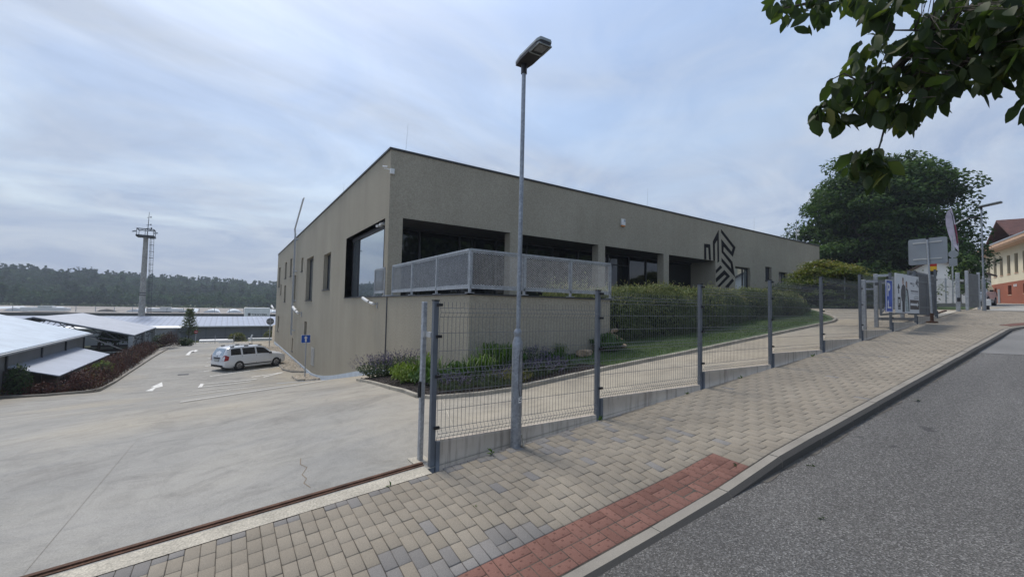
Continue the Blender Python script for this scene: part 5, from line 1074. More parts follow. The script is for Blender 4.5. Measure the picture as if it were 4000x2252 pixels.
plain_bush('leafy_bush', 'tall yellowish shrub on the far bank', (1.0, 61, -4.45), (.95, .9, .75), 800, FOL['rough'], .3, asp=.2)
plain_bush('leafy_bush', 'olive bush on the far bank beside the building', (5.0, 66, -4.6), (.9, 1.0, .9), 700, FOL['rough'], .26)
# trees
def limb(m, a, b, r0, r1, n=6, wig=.08):
    a, b = np.array(a, float), np.array(b, float); L = np.linalg.norm(b-a); ts = np.linspace(0, 1, n); P = [a+(b-a)*q+(wig*L*rng.normal(size=3)*math.sin(PI*q) if 0 < q < 1 else 0)*.4 for q in ts]
    m.tube(P, [r0+(r1-r0)*q for q in ts], 7); return P
bt = thing('tree', 'very large dark green broadleaf tree behind the building and signs', 'tree', (52.2, 13.6, 1.0))
m = MB(); limb(m, (52.2, 13.6, .4), (52.1, 13.4, 6.5), .5, .36); cen = []
for i in range(235):
    u = random.random()**1.15; zz = 1.2+12.4*u; prof = 6.6*math.sqrt(max(.02, 1-((u-.28)/.75)**2))
    a = random.uniform(0, 6.28); rad = prof*(random.random()**.45); cen.append((52.2+rad*math.cos(a)*.85, 13.6+rad*math.sin(a)*(1 if math.sin(a) > 0 else .86), zz+.6))
for q, (dx, dy, zz) in enumerate(((0, -4.4, 6.6), (0, 7.0, 8.3), (-.6, 6.4, 9.2), (0, -3.6, 10.6), (0, 4.6, 11.6), (.5, -1.2, 13.6), (0, 1.6, 14.0), (-.5, .9, 14.4), (0, 6.0, 6.8), (0, -4.9, 5.6))): cen.append((52.2+dx, 13.6+dy, zz))
for _ in range(26):
    u = random.uniform(.1, 1); a = random.uniform(0, 6.28); zz = 1.8+12.6*u; prof = 6.9*math.sqrt(max(.02, 1-((u-.28)/.78)**2))*random.uniform(.8, 1.04); cen.append((52.2+prof*math.cos(a)*.9, 13.6+prof*math.sin(a)*(1 if math.sin(a) > 0 else .85), zz+.7))
for c in cen[::5]: limb(m, (52.15, 13.5, 3+random.random()*3.5), c, .16, .03)
m.build('trunk', MT['bark'], bt)
PP = []; NN = []; LL = []
for c in cen:
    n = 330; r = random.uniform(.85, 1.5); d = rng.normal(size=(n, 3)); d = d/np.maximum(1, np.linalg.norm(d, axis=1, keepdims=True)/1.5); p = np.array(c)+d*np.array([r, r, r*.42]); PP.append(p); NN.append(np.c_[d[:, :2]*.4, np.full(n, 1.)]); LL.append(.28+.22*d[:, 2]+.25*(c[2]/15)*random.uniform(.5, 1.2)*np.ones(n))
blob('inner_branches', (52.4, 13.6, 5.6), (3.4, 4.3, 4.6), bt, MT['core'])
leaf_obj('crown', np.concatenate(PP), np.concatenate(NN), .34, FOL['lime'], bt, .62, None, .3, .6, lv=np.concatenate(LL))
def small_tree(name, lab, c, r, h, n, m_, s, group=None):
    t = thing(name, lab, 'tree', c, 0, group); mb_ = MB(); limb(mb_, c, (c[0], c[1], c[2]+h*.6), h*.03, h*.015); mb_.build('trunk', MT['bark'], t); PP = []; NN = []
    for i in range(max(10, n//120)):
        u = random.random(); a = random.uniform(0, 6.28); rad = r*math.sqrt(max(0.05, 1-(2*u-1)**2))*random.random()**.5; q = np.array([c[0]+rad*math.cos(a), c[1]+rad*math.sin(a), c[2]+h*(.3+.7*u)]); d = rng.normal(size=(120, 3)); PP.append(q+d*r*.22); NN.append(d)
    leaf_obj('crown', np.concatenate(PP), np.concatenate(NN), s, m_, t, .6, None, .2, .5); return t
gt = 'smaller trees behind the far signs'
q3 = at(3786, 1100, 40)
small_tree('tree', 'rounded green tree between the white house and the terracotta house', (q3[0], q3[1], .7), .72, 3.2, 2400, FOL['lime'], .2, gt)
small_tree('tree', 'dark green tree behind the closing gate post', (44, 8.6, .8), 1.5, 2.6, 2400, FOL['hedge'], .2, gt)
small_tree('conifer', 'small golden green pointed conifer before the white house', (50, 9.6, 1.2), .75, 2.9, 1300, FOL['chartreuse'], .2, gt)
# young pine
t = thing('pine_tree', 'young pine tree standing before the long corrugated shed', 'tree', (-4.0, 67.5, -5.4)); m = MB(); m.tube([(-4, 67.5, -5.6), (-4, 67.5, -1.4)], [.08, .02], 7); PP = []; DD = []
for lev in range(9):
    z = -4.4+lev*.37; rr_ = 1.1*(1-lev/10.5)*random.uniform(.8, 1.1)
    for q in range(7):
        a = q*6.28/7+lev*.7; tip = np.array([-4+rr_*math.cos(a), 67.5+rr_*math.sin(a), z+.28+.2*rr_]); b = np.array([-4, 67.5, z]); m.tube([b, tip], [.025, .01], 4); k = rng.uniform(.3, 1.05, (46, 1)); PP.append(b+(tip-b)*k+.03*rng.normal(size=(46, 3))); DD.append(unit(tip-b)*.8+rng.normal(size=(46, 3))*.7)
m.build('trunk', MT['bark'], t); leaf_obj('crown', np.concatenate(PP), rng.normal(size=(len(PP)*46, 3)), .24, FOL['pine'], t, .16, np.concatenate(DD))
# walnut boughs hanging in from the right: the tree stands beside the street, its stem outside the picture
wt = thing('walnut_tree', 'overhanging walnut boughs with large dark green leaves above the street', 'tree', (4.6, -3.2, -1.75))
D0 = 3.4
def wp_(zx, zy, d=D0): return at(2800+zx/1.8125, zy/1.8125, d)
m = MB(); stem = [(4.6, -3.2, -1.95), (4.55, -3.1, -.5), (4.4, -3.0, 1.2), (4.2, -2.7, 2.6)]; m.tube(stem, [.17, .15, .13, .10], 12)
L1 = [np.array(stem[2]), wp_(2600, -150, 4.2), wp_(2250, 60, 3.7), wp_(1750, 170, 3.5), wp_(1350, 400, 3.4), wp_(1170, 570, 3.35), wp_(960, 760, 3.3)]
L2 = [np.array(stem[3]), wp_(2350, -320, 4.1), wp_(1700, -200, 3.8), wp_(1150, -60, 3.6), wp_(760, 0, 3.5), wp_(480, 60, 3.45)]
L3 = [L1[4], wp_(1210, 700, 3.4), wp_(1195, 880, 3.42), wp_(1150, 1045, 3.45), wp_(1085, 1085, 3.45)]
L4 = [L1[2], wp_(1900, 330, 3.55), wp_(1600, 560, 3.5), wp_(1400, 700, 3.5), wp_(1330, 860, 3.5)]
L5 = [L1[3], wp_(1500, 215, 3.4), wp_(1255, 215, 3.35)]
L6 = [L1[5], wp_(1050, 600, 3.3), wp_(900, 520, 3.3), wp_(780, 580, 3.3)]; L7 = [L1[2], wp_(2100, 350, 3.6), wp_(2180, 560, 3.6)]
for L_, r0, r1 in ((L1, .06, .006), (L2, .05, .005), (L3, .010, .003), (L4, .022, .005), (L5, .010, .004), (L6, .008, .003), (L7, .03, .008)): m.tube(L_, np.linspace(r0, r1, len(L_)), 8)
WP = []; WD = []
def fill(poly, n, d0, d1, gap=0.):
    a = np.array(poly, float); lo, hi = a.min(0), a.max(0); k = 0
    while k < n:
        q = rng.uniform(lo, hi, (1, 2))
        if poly_in(poly, q)[0]:
            if math.sin(q[0, 0]*.021+1.3)*math.sin(q[0, 1]*.027+.4) > 1-gap: continue
            WP.append(wp_(q[0, 0], q[0, 1], random.uniform(d0, d1))); k += 1
fill([(1440, 60), (1600, -60), (2300, -60), (2300, 560), (2080, 560), (1900, 640), (1750, 610), (1600, 680), (1450, 740), (1330, 600), (1420, 420), (1380, 220)], 600, 3.1, 4.1, .42)
fill([(1800, -60), (2320, -60), (2320, 420), (2000, 430), (1800, 300)], 240, 3.0, 4.1)
fill([(1000, 300), (1080, 230), (1400, 250), (1420, 480), (1300, 640), (1450, 760), (1420, 820), (1200, 800), (1010, 800), (880, 880), (700, 860), (740, 700), (800, 560), (960, 420)], 250, 3.15, 3.7, .42)
fill([(1180, 690), (1430, 740), (1400, 870), (1210, 880)], 26, 3.2, 3.6); fill([(650, 760), (760, 700), (860, 760), (860, 880), (690, 900)], 22, 3.2, 3.5)
fill([(380, -40), (820, -40), (800, 130), (650, 140), (600, 30), (520, 150), (450, 130), (400, 60)], 64, 3.3, 3.7, .2); fill([(820, -60), (1450, -60), (1420, 30), (1130, 90), (960, 60), (860, 60)], 80, 3.2, 3.9, .15); fill([(1100, 90), (1240, 60), (1230, 170), (1120, 180)], 12, 3.3, 3.6)
fill([(960, 1040), (1130, 1040), (1230, 1130), (1240, 1240), (1180, 1280), (980, 1240), (910, 1180)], 84, 3.3, 3.65); fill([(2120, 640), (2200, 600), (2250, 760), (2150, 760)], 8, 3.3, 3.6)
for q in ((390, 30), (300, -40), (480, 150), (545, 195), (655, 175), (1170, 960)): WP.append(wp_(*q, 3.4))
# crown above and behind the picture
for i in range(900): WP.append(np.array([4.0+random.gauss(0, 1.3), -2.9+random.gauss(0, 1.1), 3.6+random.gauss(0, .7)]))
LP = np.array([a+(b-a)*k for L_ in (L1[1:], L2[1:], L3, L4, L5, L6, L7) for a, b in zip(L_, L_[1:]) for k in np.linspace(0, 1, 6)])
for p in WP[:860:4]:                                # thin twigs from the boughs to the leaves
    dd_ = np.linalg.norm(LP-p, axis=1); j = int(dd_.argmin())
    if dd_[j] < .7: q = (LP[j]+p)/2+np.array([0, 0, .06]); m.tube([LP[j], q, p], [.0045, .003, .0015], 4, False)
m.build('trunk', MT['bark'], wt)
def walnut_leaves(P):
    V = []; F = []; L = []; n = len(P); base = [(0, 0), (.12, .55), (.38, 1.0), (.66, .82), (.88, .36), (1, 0)]
    for p in P:
        d = np.array([random.gauss(0, .55), random.gauss(0, .55), -1+random.gauss(0, .45)]); d /= np.linalg.norm(d); s = unit(np.cross(d, rng.normal(size=3))); nn = np.cross(s, d)
        l = random.uniform(.065, .135); w = l*random.uniform(.24, .31); c = random.uniform(-.15, .3); lv = min(1, max(0, random.gauss(.45, .25))); k = len(V)
        for tt, ww in base:
            q = p+d*l*tt+nn*l*c*tt*tt; e = .35*w*ww
            V += [q+s*w*ww+nn*e, q, q-s*w*ww+nn*e]; L += [lv, lv*.9, lv]
        for j in range(5): a = k+3*j; F += [(a, a+1, a+4, a+3), (a+1, a+2, a+5, a+4)]
    o = mesh_np('crown', V, F, FOL['walnut'], wt, lv=L); o.data.polygons.foreach_set('use_smooth', [True]*len(F))
walnut_leaves(WP)
# ---------------------------------------------------------------- sheds left of the yard
MT['roofA'] = corrugated('shed_roof_sheet', (.50, .57, .64), 'Y', .35); MT['roofB'] = corrugated('lean_to_sheet', (.36, .40, .47), 'Y', .25); MT['roofC'] = corrugated('open_hall_sheet', (.44, .46, .50), 'Y', .6); MT['roofD'] = corrugated('long_shed_sheet', (.30, .34, .42), 'X', .75)
t = thing('barn', 'low shed with wide pale blue sheet roof below the left edge of the yard', 'shed', (-9, 35, -5.5))
def slab(mb, a, b, c, d, th=.06):                   # roof sheet with thickness
    q = [np.array(p, float) for p in (a, b, c, d)]; dn = np.array([0, 0, -th]); mb.add(q+[p+dn for p in q], [(0, 1, 2, 3), (7, 6, 5, 4), (0, 4, 5, 1), (1, 5, 6, 2), (2, 6, 7, 3), (3, 7, 4, 0)])
m = MB(); slab(m, (-8.68, 25, -2.6), (-8.68, 45.1, -2.6), (-19, 45.1, .46), (-19, 25, .46)); slab(m, (-19, 25, .459), (-19, 45.1, .459), (-29, 45.1, -2.6), (-29, 25, -2.6)); m.build('roof', MT['roofA'], t)
m = MB(); m.bar((-8.62, 25, -2.70), (-8.62, 45.1, -2.70), .12, .10); m.build('gutter', MT['galv'], t)
m = MB(); m.box(-9.08, 25.2, -6.2, -9.0, 45, -2.66); m.quad((-9, 45, -6.2), (-29, 45, -6.2), (-29, 45, -2.7), (-9, 45, -2.7)); m.add([(-9, 45, -2.7), (-29, 45, -2.7), (-19, 45, .38)], [(0, 1, 2)]); m.quad((-9, 25.2, -6.2), (-29, 25.2, -6.2), (-29, 25.2, -2.7), (-9, 25.2, -2.7)); m.build('wall', MT['sheetwall'], t)
for y in (31.3, 36.1, 40.5, 44.8): m = MB(); m.box(-8.999, y-.07, -6, -8.93, y+.07, -2.75); m.build('wall_post', MT['mast'], t)
lt = part('lean_to', t); m = MB(); slab(m, (-6.99, 30.84, -3.93), (-6.99, 41.9, -3.97), (-9.0, 43.2, -3.50), (-9.0, 31.3, -3.44), .05); m.build('roof', MT['roofB'], lt)
m = MB()
for x, y in ((-7.04, 30.1), (-7.1, 33), (-7.1, 36.5), (-7.1, 41.2), (-8.8, 31.6)): m.bar((x, y+.8, -5.4), (x, y+.8, -3.98 if x > -8 else -3.55), .09, .09, up=EX)
m.bar((-7.04, 30.9, -4.03), (-7.04, 41.8, -4.07), .08, .1); m.build('posts', MT['bark'], lt)
m = MB(); m.quad((-8.98, 31, -6), (-8.98, 43, -6), (-8.98, 43, -3.6), (-8.98, 31, -3.6)); m.build('dark_lining', MT['timber'], lt)
t = thing('open_hall', 'open steel hall with light pitched sheet roof on lattice trusses', 'shed', (-12, 54, -5.2))
ze, zr, xe, xr, ya, yb = -2.97, -1.45, -6.5, -12.4, 47.6, 60.9
m = MB(); slab(m, (xe, ya, ze), (xe, yb, ze), (xr, yb, zr), (xr, ya, zr), .07); slab(m, (xr, ya, zr-.001), (xr, yb, zr-.001), (xr-5.9, yb, ze), (xr-5.9, ya, ze), .07); m.build('roof', MT['roofC'], t)
def truss(y):
    m = MB(); n = 12; top = [(xe+(xr-xe)*q/6, y, ze-.12+(zr-ze)*q/6) for q in range(7)]+[(xr-5.9*q/6, y, zr-.12+(ze-zr)*q/6) for q in range(1, 7)]; bot = [(p[0], y, p[2]-.85+.35*abs(p[0]-xr)/5.9) for p in top]
    for a, b in zip(top, top[1:]): m.bar(a, b, .08, .08)
    for a, b in zip(bot, bot[1:]): m.bar(a, b, .07, .07)
    for q in range(n): m.bar((bot[q] if q % 2 else top[q]), (top[q+1] if q % 2 else bot[q+1]), .05, .05)
    m.build('truss', MT['truss'], t)
for y in (ya+.1, 51.5, 55.5, 60.7): truss(y)
for x, y in ((xe-.2, ya+.15), (xe-.2, 53.9), (xe-.2, 60.7), (xr-5.7, ya+.15), (xr-5.7, 60.7)): m = MB(); m.box(x-.16, y-.16, -5.6, x+.16, y+.16, ze-.1); m.build('column', MT['galv'], t)
m = MB()
for z in (-3.25, -3.6): m.bar((xe-.2, ya+.3, z), (xe-.2, 60.6, z), .06, .06)
for k in range(8): m.bar((xe-.2, ya+.3+k*1.6, -3.25 if k % 2 else -3.6), (xe-.2, ya+1.9+k*1.6, -3.6 if k % 2 else -3.25), .04, .04)
for k in range(3): m.bar((xe-.2, 48.5+k*3.5, -5), (xe-.2, 50.5+k*3.5, -3.6), .06, .06)
m.build('side_lattice', MT['truss'], t)
m = MB(); m.bar((-8.75, 45.2, -2.95), (-6.3, 46.8, -4.5), .08, .08); m.bar((-9.0, 46.6, -4.3), (-6.6, 47.3, -4.3), .08, .07); m.build('brace', MT['galv'], t)
t = thing('wooden_rack', 'dark timber rack under the open hall roof', 'rack', (-7.6, 49, -5.2))
m = MB()
for x in (-8.9, -7.9, -7.0): m.box(x-.09, 49, -5.6, x+.09, 49.2, -3.65)
m.build('posts', MT['timber'], t); m = MB()
for z in (-4.7, -4.3, -3.95): m.box(-9.4, 49.02, z-.07, -6.9, 49.12, z+.07)
m.build('boards', MT['timber'], t)
t = thing('long_shed', 'long low shed with grey blue ribbed roof and grey panel wall', 'shed', (0, 82, -6)) if False else thing('long_shed', 'long low shed with grey blue ribbed roof and grey panel wall', 'shed', (0, 80, -6))
yS = 80; zeS, zrS = -3.82, -2.70; yR = 93
m = MB(); slab(m, (-30, yS-.5, zeS), (30, yS-.5, zeS+.1), (30, yR, zrS+.06), (-30, yR, zrS), .08); slab(m, (-30, yR, zrS-.001), (30, yR, zrS+.059), (30, yR+13, zeS), (-30, yR+13, zeS), .08); m.build('roof', MT['roofD'], t)
m = MB(); m.bar((-30, yS-.52, zeS-.06), (30, yS-.52, zeS+.04), .12, .16); m.build('eave_trim', MT['white2'], t)
m = MB(); m.box(-29.5, yS, -8, 29.5, yS+.1, zeS-.05); m.build('wall', MT['sheetwall'], t)
for x in np.arange(-10, 11, 2.45): m = MB(); m.box(x-.06, yS-.07, -7, x+.06, yS-.001, zeS-.1); m.build('wall_post', MT['post'], t)
t = thing('storage_box', 'pale grey flat-roofed store behind the open hall', 'shed', (-5.2, 66, -5.5)); m = MB(); m.box(-24, 65, -6.2, -5.0, 70, -3.35); m.build('wall', MT['palewall'], t); m = MB(); m.box(-24, 64.8, -3.349, -4.7, 70.2, -3.25); m.build('roof', MT['whitewall'], t)
# bank behind the yard
for x0, y0, x1, y1, h, lab in ((-2.6, 59.6, .2, 61.2, .3, 'long low pale slab lying on the bank left of the concrete block'), (2.2, 61.5, 5.4, 62.2, .28, 'pale concrete slab on the bank near the building')):
    t = thing('concrete_slab', lab, 'slab', (x0, y0, -4.9), 0, 'pale slabs on the bank'); m = MB(); m.bbox(x0, y0, -5.2, x1, y1, -4.75+h, .04); m.build('slab', MT['whitewall'], t)
t = thing('concrete_block', 'pale square concrete block on the bank behind the yard', 'block', (-.1, 58.4, -4.9)); m = MB(); m.bbox(-.75, 58.2, -5.2, .65, 59.0, -4.35, .04); m.build('block', MT['whitewall'], t)
t = thing('leaning_plank', 'white plank leaning upright on the bank', 'plank', (2.4, 60.5, -4.8)); m = MB(); m.bar((2.25, 60.5, -5.1), (2.6, 60.8, -3.95), .22, .05); m.build('plank', MT['white'], t)
f4 = thing('post_fence', 'low wire fence on thin posts along the far edge of the yard', 'fence', (0, 57.5, -4.7))
for x in np.arange(-2.8, 4.4, 1.75): m = MB(); m.box(x-.03, 57.4, -5, x+.03, 57.46, -3.75); m.build('post', MT['galv'], f4)
m = MB()
for z in (-4.3, -3.95): m.tube([(-2.8, 57.43, z), (4.2, 57.43, z)], .01, 4, False)
m.build('wire', MT['wire'], f4)
f5 = thing('lattice_gate', 'grey lattice gate panel left of the young pine', 'gate', (-5, 66.5, -5))
m = MB(); pa, pb = np.array([-5.7, 63.5, -4.9]), np.array([-4.2, 66.8, -4.9])
for k in range(22): p = pa+(pb-pa)*k/21; m.bar(p, p+np.array([0, 0, 1.35+.25*k/21]), .05, .05, up=EX)
for h in (.1, 1.2): m.bar(pa+np.array([0, 0, h]), pb+np.array([0, 0, h]), .06, .06)
m.build('panel', MT['post'], f5)
dp = rng.uniform((-6, 58), (8, 79), (9000, 2)); n = len(dp); dz = np.where(dp[:, 1] > 57, -4.7-(dp[:, 1]-57)*.062, -4.9); a = rng.uniform(0, 6.28, n); h = rng.uniform(.08, .3, n)
V = np.stack([np.c_[dp[:, 0]-.03*np.cos(a), dp[:, 1]-.03*np.sin(a), dz], np.c_[dp[:, 0]+.03*np.cos(a), dp[:, 1]+.03*np.sin(a), dz], np.c_[dp+.08*rng.normal(size=(n, 2)), dz+h]], 1).reshape(-1, 3)
tag(mesh_np('rough_grass', V, np.arange(3*n).reshape(-1, 3), FOL['rough'], lv=np.repeat(rng.uniform(0, 1, n), 3)), kind='stuff', label='rough grass of the bank behind the yard')
# far production hall with its sign
yH = 170; t = thing('production_hall', 'wide grey production hall with many rooflights before the wooded hill', 'hall', (-20, yH, -9))
m = MB(); m.box(-95, yH, -12, 60, yH+60, -4.05); m.build('wall', MT['farwall'], t)
m = MB(); slab(m, (-95.5, yH-.6, -3.98), (60, yH-.6, -3.98), (60, yH+60, -2.9), (-95.5, yH+60, -2.9), .3); rf = m.build('roof', MT['hallroof'], t)
m = MB(); m.bar((-95, yH-.7, -4.2), (60, yH-.7, -4.2), .3, .3); m.build('eave', MT['coping'], t)
for x in list(np.arange(-88, -42, 9.5))+list(np.arange(-31, 26, 6.6)):
    m = MB(); prof = [(-2.6, 0), (-1.6, .62), (0, .95), (1.6, .62), (2.6, 0)]
    m.prism(prof, lambda u, w, d: (x+u, yH+8+d, -3.9+w), 0, 40); k = m.build('rooflight', MT['skyl'] if random.random() < .75 else MT['hallroof'], t)
for x in np.arange(-92, 30, 4.2): m = MB(); m.tube([(x, yH+6, -4), (x, yH+6, -2.3)], .09, 4); m.build('roof_vent', MT['galv'], t)
for x, y in ((-43, 40), (-17, 44)):
    m = MB(); m.bbox(x-4.6, yH+y-38, -3.6, x+4.6, yH+y-34, -2.6, .2); m.box(x-1.2, yH+y-38, -2.6, x+1.6, yH+y-35, -2.15); m.build('roof_unit', MT['white'], t)
t = thing('sign_building', 'white front block with company lettering above the long shed roof', 'building', (8.2, 165, -9))
m = MB(); m.bbox(4.55, 164, -12, 11.85, 171, -1.85, .12); m.build('block', MT['whitewall'], t)
text('lettering', 'TCM BOHEMIA', .95, MT['ptext'], t, (6.5, 163.98, -4.42), EX, EZ, bold=.02, sx_=.72)
m = MB()
for k in range(3): m.box(5.5, 163.93, -4.5+k*.32, 6.25, 163.995, -4.25+k*.32)
m.build('logo_square', MT['print'], t)
t = thing('light_mast', 'tall concrete floodlight mast with caged ladder and platform', 'mast', (-11.45, 95, -8))
def mz(z): return (z-10.0)
mx, my, zp = -12.2, 95.0, 10.75
m = MB(); m.tube([(mx, my, -9), (mx, my, 3.4), (mx, my, zp)], [.52, .40, .33], 16); m.build('pole', MT['concpole'], t, auto=60)
m = MB()
for z in (1.15, .75): m.tube([(mx, my, z), (mx, my, z+.13)], .47, 14)
m.build('clamp', MT['mast'], t)
m = MB()
for dx in (.55, .98): m.bar((mx+dx+.35, my-.2, -8.5), (mx+dx+.1, my-.2, zp), .05, .05)
for z in np.arange(-8, zp, .4): q = .1+.25*(zp-z)/(zp+8.5); m.bar((mx+.55+q, my-.2, z), (mx+.98+q, my-.2, z), .035, .035)
for z in np.arange(-6, zp-.2, 1.1): q = .1+.25*(zp-z)/(zp+8.5); m.tube([(mx+.52+q, my-.2, z), (mx+.5+q, my-.75, z+.02), (mx+.77+q, my-.95, z), (mx+1.05+q, my-.75, z), (mx+1.02+q, my-.2, z)], .035, 4)
for dx, dy in ((.5, -.75), (.77, -.95), (1.05, -.75)): m.bar((mx+dx+.33, my+dy, -6), (mx+dx+.1, my+dy, zp-.3), .03, .03)
m.build('ladder', MT['mast'], t)
m = MB(); m.box(mx-1.2, my-1.2, zp, mx+1.2, my+1.2, zp+.28); m.build('platform', MT['mast'], t)
m = MB()
for x in (-1.1, 0, 1.1):
    for y in (-1.1, 1.1): m.bar((mx+x, my+y, zp+.28), (mx+x, my+y, zp+1.35), .07, .07, up=EX)
for y in (-1.1, 1.1): m.bar((mx-1.15, my+y, zp+1.3), (mx+1.15, my+y, zp+1.3), .1, .14)
for x in (-1.1, 1.1): m.bar((mx+x, my-1.1, zp+1.3), (mx+x, my+1.1, zp+1.3), .1, .14)
m.build('railing', MT['mast'], t)
for x, z in ((-1.35, .75), (1.4, .7), (-.5, 1.0), (.55, 1.05)): m = MB(); m.obox((mx+x, my-1.25, zp+z), (.26, 0, .06), (0, .12, 0), (0, 0, .1)); m.build('floodlight', MT['signback'], t)
m = MB(); m.tube([(mx+.15, my, zp+.3), (mx+.25, my, zp+4.4)], [.07, .03], 6)
for z, w in ((1.5, .5), (2.1, .4), (3.4, .35)): m.bar((mx+.2-w*.6, my, zp+z), (mx+.2+w, my-.2, zp+z+.15), .05, .05); m.box(mx+.2+w*.8, my-.3, zp+z, mx+.2+w*1.1, my-.1, zp+z+.25)
m.build('antenna', MT['mast'], t)
# wooded hill
def hill_z(x, y): d = np.clip((np.hypot(x*.75, y)-330)/230, 0, 1.0); return -8+21*d*d*(3-2*d)*(1-.20*np.clip((x+120)/160, -.6, 1.2))-(0)
gx = np.linspace(-420, 260, 70); gy = np.linspace(300, 760, 40)
o = grid('hills', gx, gy, lambda X, Y: hill_z(X, Y)-.6+np.where(Y > 600, -(Y-600)*.1, 0), MT['hillground'])
V = []; F = []; L = []; k = 0
def crown(x, y, z, r, h, lv, con):
    n = 62 if y > 420 else 80; d = unit(rng.normal(size=(n, 3))); d[:, 2] = np.abs(d[:, 2])*1.0-.25
    if con: u = rng.uniform(0, 1, n); a = rng.uniform(0, 6.28, n); p = np.c_[x+r*.75*(1-u)*np.cos(a), y+r*.75*(1-u)*np.sin(a), z+h*(.25+.95*u)]; nn = np.c_[np.cos(a), np.sin(a), np.full(n, .5)]
    else: p = np.array([x, y, z+h*.62])+d*np.array([r, r, h*.42])*rng.uniform(.75, 1.05, (n, 1)); nn = d
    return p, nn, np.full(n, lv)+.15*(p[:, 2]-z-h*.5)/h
PP = []; NN = []; LL = []
N = 0
while N < 3600:
    y = random.uniform(322, 600); x = random.uniform(-.62*y, .26*y); zz = float(hill_z(x, y))
    if random.random() > .75 and y < 380: continue
    con = random.random() < (.16 if y > 500 else .06); r = random.uniform(4.0, 7.2)*(.7 if con else 1); h = random.uniform(10, 12)*(1.1 if con else 1)
    p, nn, l = crown(x, y, zz, r, h, random.choice((.3, .42, .5, .6, .75))-(.18 if con else 0), con); PP.append(p); NN.append(nn); LL.append(l); N += 1
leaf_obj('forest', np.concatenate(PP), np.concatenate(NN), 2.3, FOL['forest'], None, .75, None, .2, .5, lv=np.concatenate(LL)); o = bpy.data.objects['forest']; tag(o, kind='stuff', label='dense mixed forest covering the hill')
PP = []; NN = []; LL = []
for i in range(420):
    y = random.uniform(292, 330); x = random.uniform(-.62*y, .24*y); p, nn, l = crown(x, y, -9, random.uniform(2, 4), random.uniform(4, 7), random.uniform(.2, .9), False); PP.append(p); NN.append(nn); LL.append(l)
leaf_obj('scrub', np.concatenate(PP), np.concatenate(NN), 1.5, FOL['meadow'], None, .7, None, .2, .5, lv=np.concatenate(LL)); tag(bpy.data.objects['scrub'], kind='stuff', label='bright green scrub along the foot of the wooded hill')
small_tree('tree', 'big dark solitary tree before the hill above the white roof unit', (-95, 262, -9), 9.5, 17, 4200, FOL['box'], 1.6)
# ---------------------------------------------------------------- houses at the right
ca_, sa_ = math.cos(R(20.12)), math.sin(R(20.12)); ND = -16.575
def H_(u, z, d=0.):                                 # along the house front, d metres behind it
    k = ND-d; return (u*ca_-(-sa_)*0+k*(-sa_), u*sa_+k*ca_, z)
t = thing('terracotta_house', 'two-storey house with cream upper storey and terracotta ground floor', 'house', H_(66, 1.5))
U0, U1 = 50.0, 75.7
def hf(u, w, d): return H_(u, w, d)
upw = [(75.16-.9, 75.16, 4.64, 6.66)]+[(a-.95, a, 4.64, 6.66) for a in (72.94, 70.86, 68.6, 66.43, 64.2, 62.0, 59.8, 57.6, 55.4, 53.2)]
low = [(74.25, 75.05, 1.75, 3.5), (72.05, 72.7, 1.7, 3.35), (67.4, 68.42, 2.42, 3.4), (63.2, 64.2, 2.42, 3.4), (59, 60, 2.42, 3.4)]
m = MB(); facade(m, hf, U0, U1, 3.76, 7.5, upw, .28); m.quad(H_(U1, .5), H_(U1, .5, 12), H_(U1, 7.5, 12), H_(U1, 7.5)); m.quad(H_(U0, .5), H_(U0, .5, 12), H_(U0, 7.5, 12), H_(U0, 7.5)); m.build('upper_wall', MT['cream'], t)
m = MB(); fl = lambda u, w, d: H_(u, w, d-.03); facade(m, fl, U0, U1+.03, .4, 3.76, low, .3); m.quad(H_(U1+.03, .4, -.03), H_(U1+.03, .4, 12), H_(U1+.03, 3.76, 12), H_(U1+.03, 3.76, -.03)); m.quad(fl(U0, 3.76, 0), fl(U1+.03, 3.76, 0), H_(U1+.03, 3.76, .3), H_(U0, 3.76, .3)); m.build('ground_floor_wall', MT['terra'], t)
for a, b, c, d in upw+low:
    w = part('window', t); m = MB(); m.prism([(a, c), (b, c), (b, d), (a, d)], hf, .2, .24); m.build('pane', MT['darkglass'], w); m = MB(); m.prism([(a-.03, c-.08), (b+.03, c-.08), (b+.03, c-.005), (a-.03, c-.005)], hf, -.06, .2); m.build('sill', MT['fascia'], w)
m = MB(); m.prism([(70.9, 1.6), (71.6, 1.6), (71.6, 3.15), (70.9, 3.15)], fl, -.04, .02); m.build('door', MT['signback'], t)
m = MB(); m.prism([(73.2, 2.6), (73.85, 2.6), (73.85, 3.3), (73.2, 3.3)], fl, -.05, .0); m.build('meter_box', MT['whitewall'], t)
text('house_number', '18 30', .42, MT['white2'], t, H_(66.7, 3.22, -.05), tuple(-np.array([ca_, sa_, 0])), EZ, sx_=1.) if False else None
m = MB()
for q in range(2):
    for r_ in range(2): m.prism([(65.85+q*.5+r_*.2, 3.2), (65.98+q*.5+r_*.2, 3.2), (65.98+q*.5+r_*.2, 3.46), (65.85+q*.5+r_*.2, 3.46)], fl, -.03, .0)
m.build('wall_sign', MT['white2'], t)
m = MB(); m.prism([(U0, 7.42), (78.7, 7.5), (78.7, 7.62), (U0, 7.54)], hf, -1.0, 3); m.prism([(U0, 7.55), (78.7, 7.63), (78.7, 7.96), (U0, 7.88)], hf, -1.06, 3); m.build('fascia', MT['fascia'], t)
m = MB(); m.prism([(U0, 7.89), (78.8, 7.97), (78.8, 8.1), (U0, 8.02)], hf, -1.1, 3); m.build('gutter', MT['galv'], t)
